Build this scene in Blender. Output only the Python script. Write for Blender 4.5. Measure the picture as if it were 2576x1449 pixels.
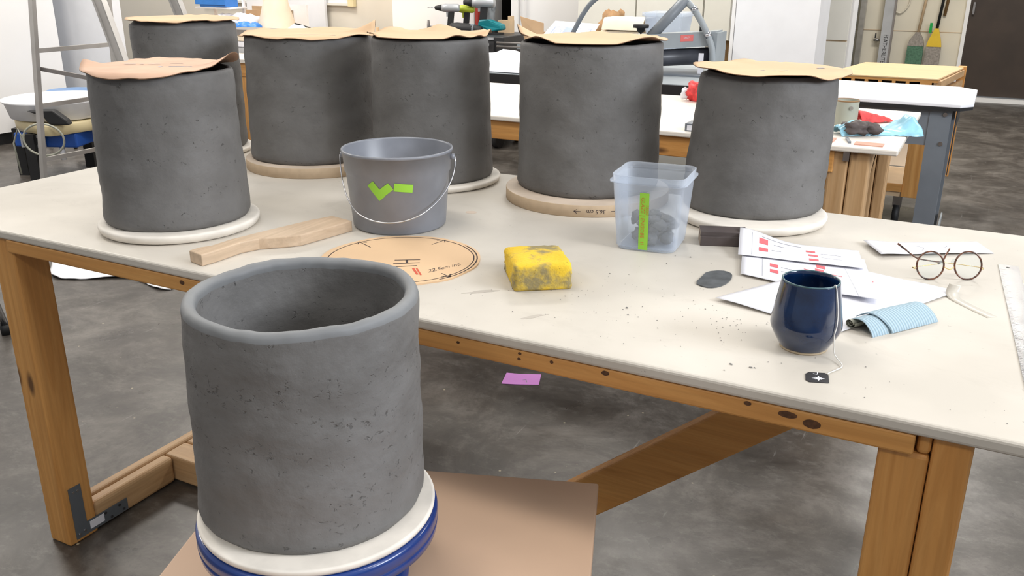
import bpy, math, random
from mathutils import Vector, Matrix, noise
PI=math.pi; R=math.radians
for o in list(bpy.data.objects): bpy.data.objects.remove(o)
sc=bpy.context.scene; COL=sc.collection
random.seed(4)
# ------------------------------------------------------------------ camera
cam=bpy.data.cameras.new('camera'); co=bpy.data.objects.new('camera',cam); COL.objects.link(co)
cam.sensor_width=36; cam.lens=2241.46/2576*36; cam.clip_start=.02
yaw,pitch,roll=-.48151369,.34771139,-.0037461
fw=Vector((math.sin(yaw)*math.cos(pitch),math.cos(yaw)*math.cos(pitch),-math.sin(pitch)))
rt=Vector((math.cos(yaw),-math.sin(yaw),0)); dn=fw.cross(rt)
rt,dn=rt*math.cos(roll)+dn*math.sin(roll),dn*math.cos(roll)-rt*math.sin(roll)
m=Matrix((rt,-dn,-fw)).transposed().to_4x4(); m.translation=Vector((0,0,1.215)); co.matrix_world=m
sc.camera=co
# ------------------------------------------------------------------ world, lights, exposure
w=bpy.data.worlds.new('world'); sc.world=w; w.use_nodes=True
w.node_tree.nodes['Background'].inputs[0].default_value=(.93,.96,1,1)
w.node_tree.nodes['Background'].inputs[1].default_value=.37
def area(name,loc,rot,sx,sy,power,color):
    l=bpy.data.lights.new(name,'AREA'); l.shape='RECTANGLE'; l.size=sx; l.size_y=sy; l.energy=power; l.color=color
    o=bpy.data.objects.new(name,l); COL.objects.link(o); o.location=loc; o.rotation_euler=rot; return o
for i,(x,y,e) in enumerate([(-4.9,2.4,62),(-1.6,1.2,25),(1.2,1.0,22),(-4.8,4.6,62),(-1.8,4.9,62),(1.2,4.6,40),(-1.6,-1.4,25),(1.2,-1.4,22)]):
    area('ceiling_tube_light',(x,y,3.3),(0,0,0),1.3,.5,e,(1,.95,.87))
area('ceiling_tube_light',(-.2,7.2,3.1),(0,0,0),1.3,.5,75,(1,.95,.87))
area('ceiling_tube_light',(-6.6,5.4,3.1),(0,0,0),1.0,.5,30,(1,.95,.87))
area('daylight_window',(3.4,1.5,2.6),(R(63),0,R(92)),2.0,1.3,150,(.88,.93,1))
sc.view_settings.view_transform='Standard'; sc.view_settings.look='None'
sc.view_settings.exposure=.20; sc.view_settings.gamma=1; sc.view_settings.use_curve_mapping=False
# ------------------------------------------------------------------ materials
def srgb(r,g,b): 
    f=lambda c:(c/255/12.92) if c/255<=.04045 else ((c/255+.055)/1.055)**2.4
    return (f(r),f(g),f(b),1)
class NT:
    def __init__(s,name):
        s.m=bpy.data.materials.new(name); s.m.use_nodes=True; s.t=s.m.node_tree; s.b=s.t.nodes['Principled BSDF']
        s.c=s.t.nodes.new('ShaderNodeTexCoord')
    def n(s,ty,**k):
        o=s.t.nodes.new(ty)
        for a,v in k.items(): setattr(o,a,v)
        return o
    def l(s,a,b): s.t.links.new(a,b)
    def noise(s,scale,detail=3,rough=.5,stretch=None,dist=0):
        o=s.n('ShaderNodeTexNoise'); o.inputs['Scale'].default_value=scale; o.inputs['Detail'].default_value=detail
        o.inputs['Roughness'].default_value=rough; o.inputs['Distortion'].default_value=dist
        s.vec(o,stretch); return o.outputs['Fac']
    def vec(s,o,stretch,rot=None):
        if stretch or rot:
            mp=s.n('ShaderNodeMapping'); 
            if stretch: mp.inputs['Scale'].default_value=stretch
            if rot: mp.inputs['Rotation'].default_value=rot
            s.l(s.c.outputs['Object'],mp.inputs['Vector']); s.l(mp.outputs[0],o.inputs['Vector'])
        else: s.l(s.c.outputs['Object'],o.inputs['Vector'])
    def ramp(s,src,stops):
        o=s.n('ShaderNodeValToRGB'); e=o.color_ramp.elements
        while len(e)<len(stops): e.new(.5)
        for i,(p,c) in enumerate(stops): e[i].position=p; e[i].color=c if len(c)==4 else (*c,1)
        s.l(src,o.inputs[0]); return o.outputs[0]
    def mix(s,f,a,b,mode='MIX'):
        o=s.n('ShaderNodeMix',data_type='RGBA',blend_type=mode)
        for k,v in ((0,f),(6,a),(7,b)):
            if isinstance(v,(int,float)): o.inputs[k].default_value=v
            elif isinstance(v,tuple): o.inputs[k].default_value=v if len(v)==4 else (*v,1)
            else: s.l(v,o.inputs[k])
        return o.outputs[2]
    def bump(s,h,strength=.2,dist=.002,prev=None):
        o=s.n('ShaderNodeBump'); o.inputs['Strength'].default_value=strength; o.inputs['Distance'].default_value=dist
        s.l(h,o.inputs['Height'])
        if prev: s.l(prev,o.inputs['Normal'])
        s.l(o.outputs[0],s.b.inputs['Normal']); return o.outputs[0]
W_=(1,1,1,1); K_=(0,0,0,1)
def plain(name,col,rough=.6,metal=0,var=.08,scale=8,bump=0,bscale=80,spec=.5,coat=0):
    s=NT(name); s.b.inputs['Roughness'].default_value=rough; s.b.inputs['Metallic'].default_value=metal
    s.b.inputs['Specular IOR Level'].default_value=spec; s.b.inputs['Coat Weight'].default_value=coat
    c2=tuple(min(1,x*(1-var)) for x in col[:3]); c1=tuple(min(1,x*(1+var)) for x in col[:3])
    s.l(s.ramp(s.noise(scale,4),[(.35,c2),(.65,c1)]),s.b.inputs['Base Color'])
    if bump: s.bump(s.noise(bscale,4),bump,.002)
    return s.m
def clay_mat(name,hi=False,k=1):
    s=NT(name); s.b.inputs['Roughness'].default_value=.62; s.b.inputs['Specular IOR Level'].default_value=.4
    c=s.ramp(s.noise(7,5,.6),[(.3,(.102*k,.098*k,.094*k)),(.7,(.152*k,.148*k,.145*k))])
    p=s.noise(110 if hi else 90,4,.65,(1,1,1.2),.6)
    band=s.noise(3.2,2,.5,(1,1,5.5),.3)
    thr=s.n('ShaderNodeMath',operation='MULTIPLY_ADD'); s.l(band,thr.inputs[0]); thr.inputs[1].default_value=.42; s.l(p,thr.inputs[2])
    pit=s.ramp(thr.outputs[0],[(.50,W_),(.56,K_)]) if False else s.ramp(thr.outputs[0],[(.838 if hi else .872,K_),(.95,(.7,)*3)])
    sm=s.ramp(s.noise(20,4,.6,(1,1,2)),[(.55,K_),(.75,W_)])
    c=s.mix(pit,c,(.052*k,.050*k,.048*k)); 
    o=s.n('ShaderNodeMath',operation='MULTIPLY'); s.l(sm,o.inputs[0]); o.inputs[1].default_value=.3
    c=s.mix(o.outputs[0],c,(.075*k,.074*k,.072*k)); s.l(c,s.b.inputs['Base Color'])
    inv=s.n('ShaderNodeMath',operation='SUBTRACT'); inv.inputs[0].default_value=1; s.l(pit,inv.inputs[1])
    b=s.bump(s.noise(14,6,.65),.45,.006); b=s.bump(s.noise(160,3),.16,.001,b); s.bump(inv.outputs[0],.7,.002,b)
    return s.m
def wood_mat(name,axis,a,b,knots=True,rough=.5,sc=1):
    s=NT(name); s.b.inputs['Roughness'].default_value=rough
    st=[9*sc,9*sc,9*sc]; st['xyz'.index(axis)]=.7*sc
    c=s.ramp(s.noise(2.2,6,.65,tuple(st),1.8),[(.32,a),(.68,b)])
    fs=[70,70,70]; fs['xyz'.index(axis)]=2
    g=s.noise(1.6,3,.6,tuple(fs)); c=s.mix(s.ramp(g,[(.35,(.25,.25,.25)),(.6,K_)]),c,tuple(x*.55 for x in a[:3]))
    if knots:
        v=s.n('ShaderNodeTexVoronoi'); ks=[13,13,13]; ks['xyz'.index(axis)]=5.0; v.inputs['Scale'].default_value=1
        s.vec(v,tuple(ks)); k=s.ramp(v.outputs['Distance'],[(.07,(.9,)*3),(.17,K_)]); c=s.mix(k,c,(.09,.036,.012))
    s.l(c,s.b.inputs['Base Color']); s.bump(g,.12,.001); return s.m
M={}
M['clay']=clay_mat('dark_clay',False,1.10); M['clayf']=clay_mat('dark_clay_fresh',True,1.22)
fa,fb=(.52,.235,.060),(.70,.365,.115)
for ax in 'xyz': M['fir'+ax]=wood_mat('fir_'+ax,ax,fa,fb)
for ax in 'xyz': M['pale'+ax]=wood_mat('pale_fir_'+ax,ax,(.46,.27,.12),(.62,.40,.21))
M['mapley']=wood_mat('maple_y','x',(.62,.43,.22),(.72,.52,.29),False,.4)
M['beech']=wood_mat('beech','y',(.50,.36,.24),(.63,.48,.34),False,.6)
# table top laminate: cream with clay-dust smears
s=NT('dusty_white_laminate'); s.b.inputs['Roughness'].default_value=.5
c=s.ramp(s.noise(2.6,4,.55),[(.38,(.51,.47,.41)),(.62,(.61,.565,.50))])
c=s.mix(s.ramp(s.noise(6,6,.7,(1,1.6,1),.8),[(.56,K_),(.78,(.42,)*3)]),c,(.40,.365,.315))
c=s.mix(s.ramp(s.noise(120,3,.6),[(.70,K_),(.76,(.5,)*3)]),c,(.22,.20,.18))
s.l(c,s.b.inputs['Base Color']); s.bump(s.noise(60,3),.05,.001); M['top']=s.m
# concrete floor
s=NT('worn_concrete'); s.l(s.ramp(s.noise(5,4),[(.3,(.26,)*3),(.7,(.46,)*3)]),s.b.inputs['Roughness'])
c=s.ramp(s.noise(3.2,12,.74,None,.5),[(.36,(.036,.030,.025)),(.5,(.072,.062,.053)),(.66,(.155,.138,.121))])
c=s.mix(s.ramp(s.noise(14,10,.8,(1,1.7,1)),[(.52,K_),(.72,(.5,)*3)]),c,(.22,.205,.185))
c=s.mix(s.ramp(s.noise(40,6,.7),[(.55,K_),(.75,(.6,)*3)]),c,(.03,.025,.022))
def scratch(rot,sc_,lo):
    o=s.n('ShaderNodeTexNoise'); o.inputs['Scale'].default_value=1; o.inputs['Detail'].default_value=5; o.inputs['Roughness'].default_value=.6
    s.vec(o,sc_,(0,0,R(rot))); return s.ramp(o.outputs['Fac'],[(lo,K_),(lo+.04,(.4,)*3)])
c=s.mix(scratch(25,(38,1.9,1),.685),c,(.34,.33,.31)); c=s.mix(scratch(-60,(44,2.2,1),.69),c,(.32,.31,.30)); c=s.mix(scratch(80,(36,2.1,1),.70),c,(.36,.35,.33))
v=s.n('ShaderNodeTexVoronoi'); v.inputs['Scale'].default_value=22; s.l(s.c.outputs['Object'],v.inputs['Vector'])
sp=s.ramp(v.outputs['Distance'],[(.05,W_),(.09,K_)]); gt=s.ramp(s.noise(7,3),[(.60,K_),(.64,(.75,)*3)])
c=s.mix(s.mix(1.0,sp,gt,'MULTIPLY'),c,(.55,.48,.33))
s.l(c,s.b.inputs['Base Color']); s.bump(s.noise(30,5),.08,.002); M['floor']=s.m
M['clayrim']=plain('smoothed_clay_rim',(.185,.190,.195),.6,var=.08,scale=10,bump=.1,bscale=60)
M['kraft']=plain('kraft_card',(.66,.45,.27),.75,var=.06,scale=5,bump=.1,bscale=40)
M['kraftp']=plain('kraft_card_pink_stained',(.60,.385,.27),.75,var=.10,scale=12,bump=.1,bscale=40)
M['kraftedge']=plain('kraft_dark',(.20,.11,.06),.85)
M['plaster']=plain('plaster',(.75,.70,.63),.7,var=.08,scale=22,bump=.06)
M['mdf']=plain('mdf_edge',(.50,.375,.25),.75,var=.05,scale=60)
M['mdftop']=plain('mdf_face',(.56,.46,.37),.7,var=.1,scale=20)
M['ink']=plain('black_marker',(.045,.03,.03),.7); M['redink']=plain('red_marker',(.55,.08,.04),.7)
M['redink2']=plain('orange_pen',(.55,.20,.04),.7); M['redbox']=plain('pink_print',(.80,.14,.16),.7); M['greyink']=plain('grey_print',(.35,.35,.38),.7)
M['greypail']=plain('grey_plastic',(.215,.225,.255),.36,var=.10,scale=14,bump=.04,bscale=30)
M['wire']=plain('wire_steel',(.60,.60,.62),.3,1); M['steel']=plain('brushed_steel',(.42,.42,.43),.27,1,var=.12,scale=20)
M['green']=plain('green_tape',(.30,.62,.05),.6,var=.04)
s=NT('stained_yellow_sponge'); s.b.inputs['Roughness'].default_value=.9
c=s.ramp(s.noise(20,4),[(.3,(.68,.44,.020)),(.7,(.78,.54,.045))])
c=s.mix(s.ramp(s.noise(17,5,.6),[(.50,K_),(.62,(.88,)*3)]),c,(.20,.175,.11))
v=s.n('ShaderNodeTexVoronoi'); v.inputs['Scale'].default_value=260; s.l(s.c.outputs['Object'],v.inputs['Vector'])
pt=s.ramp(v.outputs['Distance'],[(.12,W_),(.30,K_)]); pt=s.mix(1.0,pt,s.ramp(s.noise(90,2),[(.5,K_),(.6,W_)]),'MULTIPLY')
c=s.mix(pt,c,(.30,.19,.02)); s.l(c,s.b.inputs['Base Color']); b=s.bump(s.noise(180,4),.5,.003); M['sponge']=s.m
s=NT('frosted_clear_plastic'); t=s.t; s.b.inputs['Base Color'].default_value=(.80,.85,.93,1); s.b.inputs['Roughness'].default_value=.22
tr=s.n('ShaderNodeBsdfTransparent'); tr.inputs[0].default_value=(.90,.93,.97,1); mx=s.n('ShaderNodeMixShader')
lw=s.n('ShaderNodeLayerWeight'); lw.inputs[0].default_value=.35
rr=s.ramp(lw.outputs['Facing'],[(.0,(.88,)*3),(1,(.42,)*3)]); s.l(rr,mx.inputs[0]); s.l(s.b.outputs[0],mx.inputs[1]); s.l(tr.outputs[0],mx.inputs[2])
s.l(mx.outputs[0],s.t.nodes['Material Output'].inputs[0]); M['tub']=s.m
s=NT('lens_glass'); tr=s.n('ShaderNodeBsdfTransparent'); tr.inputs[0].default_value=(.93,.95,.95,1); mx=s.n('ShaderNodeMixShader'); mx.inputs[0].default_value=.90
s.b.inputs['Base Color'].default_value=(.7,.8,.8,1); s.b.inputs['Roughness'].default_value=.03
s.l(s.b.outputs[0],mx.inputs[1]); s.l(tr.outputs[0],mx.inputs[2]); s.l(mx.outputs[0],s.t.nodes['Material Output'].inputs[0]); M['lens']=s.m
M['paper']=plain('white_paper',(.74,.74,.79),.6,var=.02); M['white']=plain('white_enamel',(.82,.82,.84),.45,var=.02)
s=NT('blue_glaze'); s.b.inputs['Roughness'].default_value=.13; s.b.inputs['Coat Weight'].default_value=.6; s.b.inputs['Coat Roughness'].default_value=.08
s.l(s.ramp(s.noise(30,5,.6),[(.3,(.002,.009,.036)),(.7,(.004,.022,.078))]),s.b.inputs['Base Color']); s.bump(s.noise(40,3),.1,.002); M['glaze']=s.m
M['rimglaze']=plain('worn_glaze_rim',(.05,.11,.13),.2); M['footclay']=plain('bare_foot_clay',(.42,.33,.22),.8); M['tea']=plain('dark_tea',(.012,.006,.004),.05)
M['string']=plain('cotton_string',(.82,.80,.76),.8); M['tagblack']=plain('black_tag',(.03,.028,.03),.55)
M['tortoise']=plain('tortoiseshell',(.10,.035,.015),.2,var=.8,scale=160,coat=.5); M['gold']=plain('gold_wire',(.80,.60,.28),.25,1)
s=NT('ribbed_blue_cloth'); s.b.inputs['Roughness'].default_value=.85
wv=s.n('ShaderNodeTexWave',wave_type='BANDS',bands_direction='X'); wv.inputs['Scale'].default_value=52; wv.inputs['Distortion'].default_value=.6
wv.inputs['Scale'].default_value=62; wv.inputs['Distortion'].default_value=.15; s.vec(wv,None,(0,0,R(-58))); s.l(s.ramp(wv.outputs[1],[(.25,(.30,.42,.50)),(.8,(.40,.51,.58))]),s.b.inputs['Base Color']); s.bump(wv.outputs[1],.5,.002); M['rag']=s.m
M['board']=plain('peach_board',(.56,.385,.27),.5,var=.08,scale=3); M['boardedge']=plain('peach_board_edge',(.38,.24,.15),.7)
M['bluepaint']=plain('blue_cast_paint',(.006,.035,.19),.28,coat=.4,var=.15); M['brick']=plain('dark_brown_block',(.075,.058,.055),.7,var=.15,scale=30)
M['blockcut']=plain('block_cut_face',(.40,.31,.23),.8); M['clear']=plain('milky_strip',(.58,.54,.47),.35)
M['ribmetal']=plain('slate_rubber',(.085,.092,.098),.4,var=.3,scale=40)
M['alu']=plain('aluminium',(.46,.44,.42),.42,.6); M['alud']=plain('aluminium_dull',(.24,.22,.21),.5,.4)
M['wall']=plain('cream_wall',(.76,.70,.60),.85,var=.03,scale=1.5); M['wallw']=plain('white_wall',(.80,.785,.775),.8,var=.02,scale=1.5)
M['wallb']=plain('beige_block_wall',(.66,.61,.50),.85,var=.06,scale=2); M['door']=plain('brown_door',(.040,.026,.018),.55,var=.15,scale=5)
M['black']=plain('black_rubber',(.012,.012,.013),.6); M['blackm']=plain('black_painted_steel',(.03,.03,.032),.4)
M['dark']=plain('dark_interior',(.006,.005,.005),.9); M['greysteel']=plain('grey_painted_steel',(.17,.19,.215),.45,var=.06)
M['greyl']=plain('light_grey_paint',(.30,.33,.35),.45); M['gloss']=plain('glossy_white_laminate',(.90,.90,.93),.22,var=.02)
M['clean']=plain('clean_white_laminate',(.80,.74,.66),.4,var=.02); M['edge']=plain('white_edge_band',(.70,.67,.60),.5)
M['roller']=plain('rubber_roller',(.055,.058,.07),.35,var=.2,scale=10); M['redlabel']=plain('red_label',(.70,.16,.15),.5)
M['cream']=plain('cream_cabinet',(.72,.70,.63),.5,var=.02); M['brownboard']=plain('brown_fibreboard',(.22,.125,.045),.7)
M['canvas']=plain('canvas_cloth',(.78,.68,.54),.9,bump=.2,bscale=30,var=.05); M['bag']=plain('brown_paper_bag',(.33,.19,.09),.75,var=.25,scale=20)
M['card']=plain('cardboard',(.50,.33,.19),.8); M['labelblue']=plain('blue_grey_print',(.36,.42,.60),.6)
M['teal']=plain('teal_plastic',(.0,.17,.20),.35); M['lime']=plain('lime_plastic',(.50,.58,.04),.4); M['silver']=plain('silver_plastic',(.45,.46,.48),.35,.3)
M['pink']=plain('hot_pink_plastic',(.85,.05,.16),.5); M['purple']=plain('orchid_paper',(.74,.30,.72),.7,var=.03)
M['blue']=plain('bright_blue_plastic',(.04,.20,.60),.4); M['ltblue']=plain('light_blue_film',(.30,.60,.75),.3,var=.2,scale=25,bump=.3,bscale=30)
M['red']=plain('red_mesh',(.70,.05,.05),.6,var=.3,scale=40,bump=.4,bscale=120); M['cream2']=plain('cream_plastic',(.76,.64,.38),.5)
M['bluebox']=plain('royal_blue_metal',(.015,.08,.36),.4); M['terra']=plain('pink_clay_tile',(.62,.33,.25),.8); M['can']=plain('grey_green_can',(.33,.33,.27),.6)
M['plasticsheet']=plain('white_plastic_sheet',(.80,.80,.82),.35,var=.03,bump=.25,bscale=12)
M['chrome']=plain('chrome',(.6,.6,.62),.12,1); M['bracket']=plain('galvanised_bracket',(.16,.18,.20),.45,.5)
M['yellow']=plain('yellow_plastic',(.72,.48,.03),.5); M['bristle']=plain('grey_bristle',(.28,.25,.22),.95,var=.2,scale=60); M['greenbristle']=plain('green_bristle',(.08,.17,.11),.95,var=.2,scale=60)
M['greenp']=plain('green_plastic',(.0,.33,.06),.4); M['ltwood']=plain('pale_wood',(.62,.45,.28),.6); M['redp']=plain('dark_red_paint',(.28,.02,.012),.5)
M['totes']=plain('milky_white_plastic',(.66,.66,.70),.3)
# ------------------------------------------------------------------ mesh helpers (all coordinates in world space)
class MB:
    def __init__(s): s.v=[];s.f=[];s.mi=[];s.sm=[]
    def add(s,vs,fs,mi=0,smooth=False):
        o=len(s.v); s.v+= [Vector(p) for p in vs]; s.f+=[[i+o for i in f] for f in fs]; s.mi+=[mi]*len(fs); s.sm+=[smooth]*len(fs); return s
    def box(s,a,b,mi=0,rz=0,c=None):
        x0,y0,z0=a;x1,y1,z1=b
        vs=[(x,y,z) for z in(z0,z1) for y in (y0,y1) for x in (x0,x1)]
        if rz:
            cx,cy=c or ((x0+x1)/2,(y0+y1)/2); k,q=math.cos(rz),math.sin(rz)
            vs=[(cx+(x-cx)*k-(y-cy)*q,cy+(x-cx)*q+(y-cy)*k,z) for x,y,z in vs]
        return s.add(vs,[(0,2,3,1),(4,5,7,6),(0,1,5,4),(2,6,7,3),(0,4,6,2),(1,3,7,5)],mi)
    def obox(s,p,q,w,h,up=(0,0,1),mi=0):   # beam from p to q, width w (side), height h (up)
        p,q=Vector(p),Vector(q); d=(q-p).normalized(); u=Vector(up); sd=d.cross(u).normalized(); u=sd.cross(d)
        vs=[e+sd*(a*w/2)+u*(b*h/2) for e in (p,q) for b in (-1,1) for a in(-1,1)]
        return s.add(vs,[(0,1,3,2),(4,6,7,5),(0,4,5,1),(2,3,7,6),(0,2,6,4),(1,5,7,3)],mi)
    def tube(s,pts,r,n=10,mi=0,cap=True,smooth=True):
        pts=[Vector(p) for p in pts]; rs=r if isinstance(r,(list,tuple)) else [r]*len(pts); rings=[]; nrm=None
        for i,p in enumerate(pts):
            d=((pts[min(i+1,len(pts)-1)]-pts[max(i-1,0)])).normalized()
            if nrm is None: nrm=d.orthogonal().normalized()
            nrm=(nrm-d*nrm.dot(d)).normalized(); b=d.cross(nrm)
            rings.append([p+(nrm*math.cos(2*PI*k/n)+b*math.sin(2*PI*k/n))*rs[i] for k in range(n)])
        vs=[v for g in rings for v in g]
        fs=[(i*n+k,i*n+(k+1)%n,(i+1)*n+(k+1)%n,(i+1)*n+k) for i in range(len(pts)-1) for k in range(n)]
        s.add(vs,fs,mi,smooth)
        if cap: 
            o=len(s.v)-len(vs); s.f+=[[o+k for k in range(n)][::-1],[o+len(vs)-n+k for k in range(n)]]; s.mi+=[mi]*2; s.sm+=[False]*2
        return s
    def lathe(s,prof,c=(0,0),n=64,fn=None,mi=0,top=None,closed=False,cap0=True,cap1=True):
        # prof: (r,z); top: (dx,dy,z0,z1) lean ; fn(r,z,a)->(r,z)
        vs=[]
        for r,z in prof:
            for k in range(n):
                a=2*PI*k/n; rr,zz=fn(r,z,a) if fn else (r,z); x=c[0]+rr*math.cos(a); y=c[1]+rr*math.sin(a)
                if top: t=(zz-top[2])/(top[3]-top[2]); x+=top[0]*t; y+=top[1]*t
                vs.append((x,y,zz))
        m_=len(prof); fs=[(i*n+k,i*n+(k+1)%n,(i+1)*n+(k+1)%n,(i+1)*n+k) for i in range(m_-1) for k in range(n)]
        if closed: fs+=[((m_-1)*n+k,(m_-1)*n+(k+1)%n,(k+1)%n,k) for k in range(n)]
        s.add(vs,fs,mi,True)
        if not closed:
            o=len(s.v)-len(vs)
            if cap0: s.f.append([o+k for k in range(n)][::-1]); s.mi.append(mi); s.sm.append(False)
            if cap1: s.f.append([o+(m_-1)*n+k for k in range(n)]); s.mi.append(mi); s.sm.append(False)
        return s
    def prism(s,poly,z0,z1,mi=0,smooth=False):
        n=len(poly); vs=[(x,y,z0) for x,y in poly]+[(x,y,z1) for x,y in poly]
        ar=sum(poly[i][0]*poly[(i+1)%n][1]-poly[(i+1)%n][0]*poly[i][1] for i in range(n))
        if ar<0: vs=[(x,y,z0) for x,y in poly[::-1]]+[(x,y,z1) for x,y in poly[::-1]]
        return s.add(vs,[list(range(n))[::-1],list(range(n,2*n))]+[(i,(i+1)%n,n+(i+1)%n,n+i) for i in range(n)],mi,smooth)
    def vprism(s,pts,d,mi=0):      # polygon of 3D points extruded by vector d
        n=len(pts); d=Vector(d); P=[Vector(p) for p in pts]
        return s.add(P+[p+d for p in P],[list(range(n))[::-1],list(range(n,2*n))]+[(i,(i+1)%n,n+(i+1)%n,n+i) for i in range(n)],mi)
    def grid(s,fn,nu,nv,mi=0,thick=0,smooth=True):
        vs=[Vector(fn(i/(nu-1),j/(nv-1))) for j in range(nv) for i in range(nu)]
        fs=[(j*nu+i,j*nu+i+1,(j+1)*nu+i+1,(j+1)*nu+i) for j in range(nv-1) for i in range(nu-1)]
        s.add(vs,fs,mi,smooth)
        if thick:
            lo=[v-Vector((0,0,thick)) for v in vs]; s.add(lo,[f[::-1] for f in fs],mi,smooth)
            o=len(s.v)-2*len(vs); N=len(vs)
            bd=[i for i in range(nu)]+[j*nu+nu-1 for j in range(1,nv)]+[(nv-1)*nu+i for i in range(nu-2,-1,-1)]+[j*nu for j in range(nv-2,0,-1)]
            for k in range(len(bd)):
                a,b=bd[k],bd[(k+1)%len(bd)]; s.f.append([o+b,o+a,o+N+a,o+N+b]); s.mi.append(mi); s.sm.append(False)
        return s
def wpos(o):
    v=Vector((0,0,0))
    while o: v+=o.location; o=o.parent
    return v
def build(name,mb,mats,parent=None,loc=None,bevel=0,seg=2,label=None):
    if not isinstance(mats,(list,tuple)): mats=[mats]
    org=wpos(parent) if parent else Vector(loc or (0,0,0))
    me=bpy.data.meshes.new(name); me.from_pydata([tuple(v-org) for v in mb.v],[],mb.f); me.update()
    for q in mats: me.materials.append(M[q] if isinstance(q,str) else q)
    me.polygons.foreach_set('material_index',mb.mi); me.polygons.foreach_set('use_smooth',mb.sm)
    o=bpy.data.objects.new(name,me); COL.objects.link(o)
    if parent: o.parent=parent
    else: o.location=org
    if bevel:
        b=o.modifiers.new('bevel','BEVEL'); b.width=bevel; b.segments=seg; b.limit_method='ANGLE'; b.angle_limit=R(40); b.harden_normals=False
    if label: o['label']=label
    return o
def thing(name,loc,label,cat,group=None):
    o=bpy.data.objects.new(name,None); COL.objects.link(o); o.location=loc; o.empty_display_size=.05
    o['label']=label; o['category']=cat
    if group: o['group']=group
    return o
def tag(o,label,cat,group=None,kind=None):
    o['label']=label; o['category']=cat
    if group: o['group']=group
    if kind: o['kind']=kind
    return o
def struct(name,mb,mats,loc=(0,0,0),label=None):
    o=build(name,mb,mats,None,loc); o['kind']='structure'
    if label: o['label']=label; o['category']=name.split('_')[0]
    return o
def textmb(txt,size,fn,depth=None,align='CENTER',shear=0,res=2):
    cu=bpy.data.curves.new('t','FONT'); cu.body=txt; cu.size=size; cu.align_x=align; cu.align_y='CENTER'; cu.shear=shear; cu.resolution_u=res
    o=bpy.data.objects.new('t',cu); COL.objects.link(o); dg=bpy.context.evaluated_depsgraph_get(); dg.update()
    me=bpy.data.meshes.new_from_object(o.evaluated_get(dg)); mb=MB()
    mb.add([fn(v.co.x,v.co.y) for v in me.vertices],[list(p.vertices) for p in me.polygons])
    bpy.data.objects.remove(o); bpy.data.curves.remove(cu); bpy.data.meshes.remove(me); return mb
def stroke(mb,pts,w,fn,mi=0):   # flat marker stroke: 2D polyline mapped through fn
    for (a,b) in zip(pts[:-1],pts[1:]):
        a=Vector(a);b=Vector(b);d=(b-a)
        if d.length<1e-9: continue
        d.normalize(); n=Vector((-d.y,d.x))*w/2; q=[a-n-d*w*.3,b-n+d*w*.3,b+n+d*w*.3,a+n-d*w*.3]
        mb.add([fn(p.x,p.y) for p in q],[(0,1,2,3)],mi)
def clampz(mb,z):
    for v in mb.v: v.z=max(v.z,z)
def nz(x,y=0,z=0): return noise.noise(Vector((x,y,z)))
T=.73
RIGHT=Vector((.886,.463)); FRONT=Vector((.463,-.886))
# ================================================================== THE ROOM
struct('floor',MB().box((-9,-4,-.1),(3.5,10.2,0)),'floor',label='dark worn concrete studio floor with scratches and paint specks')
struct('wall_left',MB().box((-6.25,-4,.085),(-6.1,4.46,3.2)),'wallw',label='smooth white partition wall behind the ladder')
struct('baseboard_left',MB().box((-6.24,-4,0),(-6.14,4.45,.085)),'black',label='black recessed strip under the white partition wall')
struct('wall_alcove',MB().box((-6.45,4.62,.0),(-5.71,4.72,3.2)),'white',label='short white return wall beside the pale partition')
struct('wall_back',MB().box((-9,6.4,0),(-4.1,6.6,3.2)),'wall',label='beige plastered back wall behind the white cone')
mb=MB().box((-4.30,6.15,0),(-3.55,6.6,3.2)); mb.box((-3.19,6.2,0),(-.82,6.4,3.2)); mb.box((-3.55,6.2,2.1),(-3.19,6.4,3.2))
struct('wall_store',mb,'wallw',label='white wall with the dark doorway behind the drills')
struct('wall_recess',MB().box((-1.42,6.4,0),(-1.32,9.8,3.2)),'wallb',label='side wall of the broom corner')
struct('wall_broom',MB().box((-1.9,9.8,0),(-.26,10,3.2)).box((-.26,9.8,2.1),(2.2,10,3.2)).box((2.0,9.8,0),(3.5,10,2.1)),'wallb',label='cream block wall where the brooms hang')
mb=MB()
for z in (.62,): mb.box((-1.9,9.795,z),(-.27,9.7995,z+.006))
struct('trim_1',mb,'mdf',label='thin panel joint line on the cream broom wall')
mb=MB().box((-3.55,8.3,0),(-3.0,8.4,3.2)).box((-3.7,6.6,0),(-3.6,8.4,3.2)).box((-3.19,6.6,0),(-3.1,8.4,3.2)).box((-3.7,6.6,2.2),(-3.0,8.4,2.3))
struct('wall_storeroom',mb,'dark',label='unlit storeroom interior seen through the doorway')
struct('trim_2',MB().box((-3.225,6.14,0),(-3.17,6.2,2.1)).box((-3.165,6.17,0),(-3.13,6.2,2.1)),'wallw',label='white door frame post at the dark doorway')
d=struct('door_1',MB().box((-.255,9.76,.05),(.62,9.80,2.08)).box((.63,9.76,.05),(1.5,9.80,2.08)),'door',label='dark brown double door in the far wall')
build('door_handle',MB().box((-.232,9.735,.795),(-.214,9.76,.905)),'steel',d,label='small steel latch plate')
struct('trim_3',MB().box((-.33,9.70,0),(2,9.82,.035)),'wallw',label='pale threshold strip under the brown door')
struct('trim_4',MB().box((-.29,9.76,0),(-.257,9.80,2.1)),'wallw',label='pale frame post left of the brown door')
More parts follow.
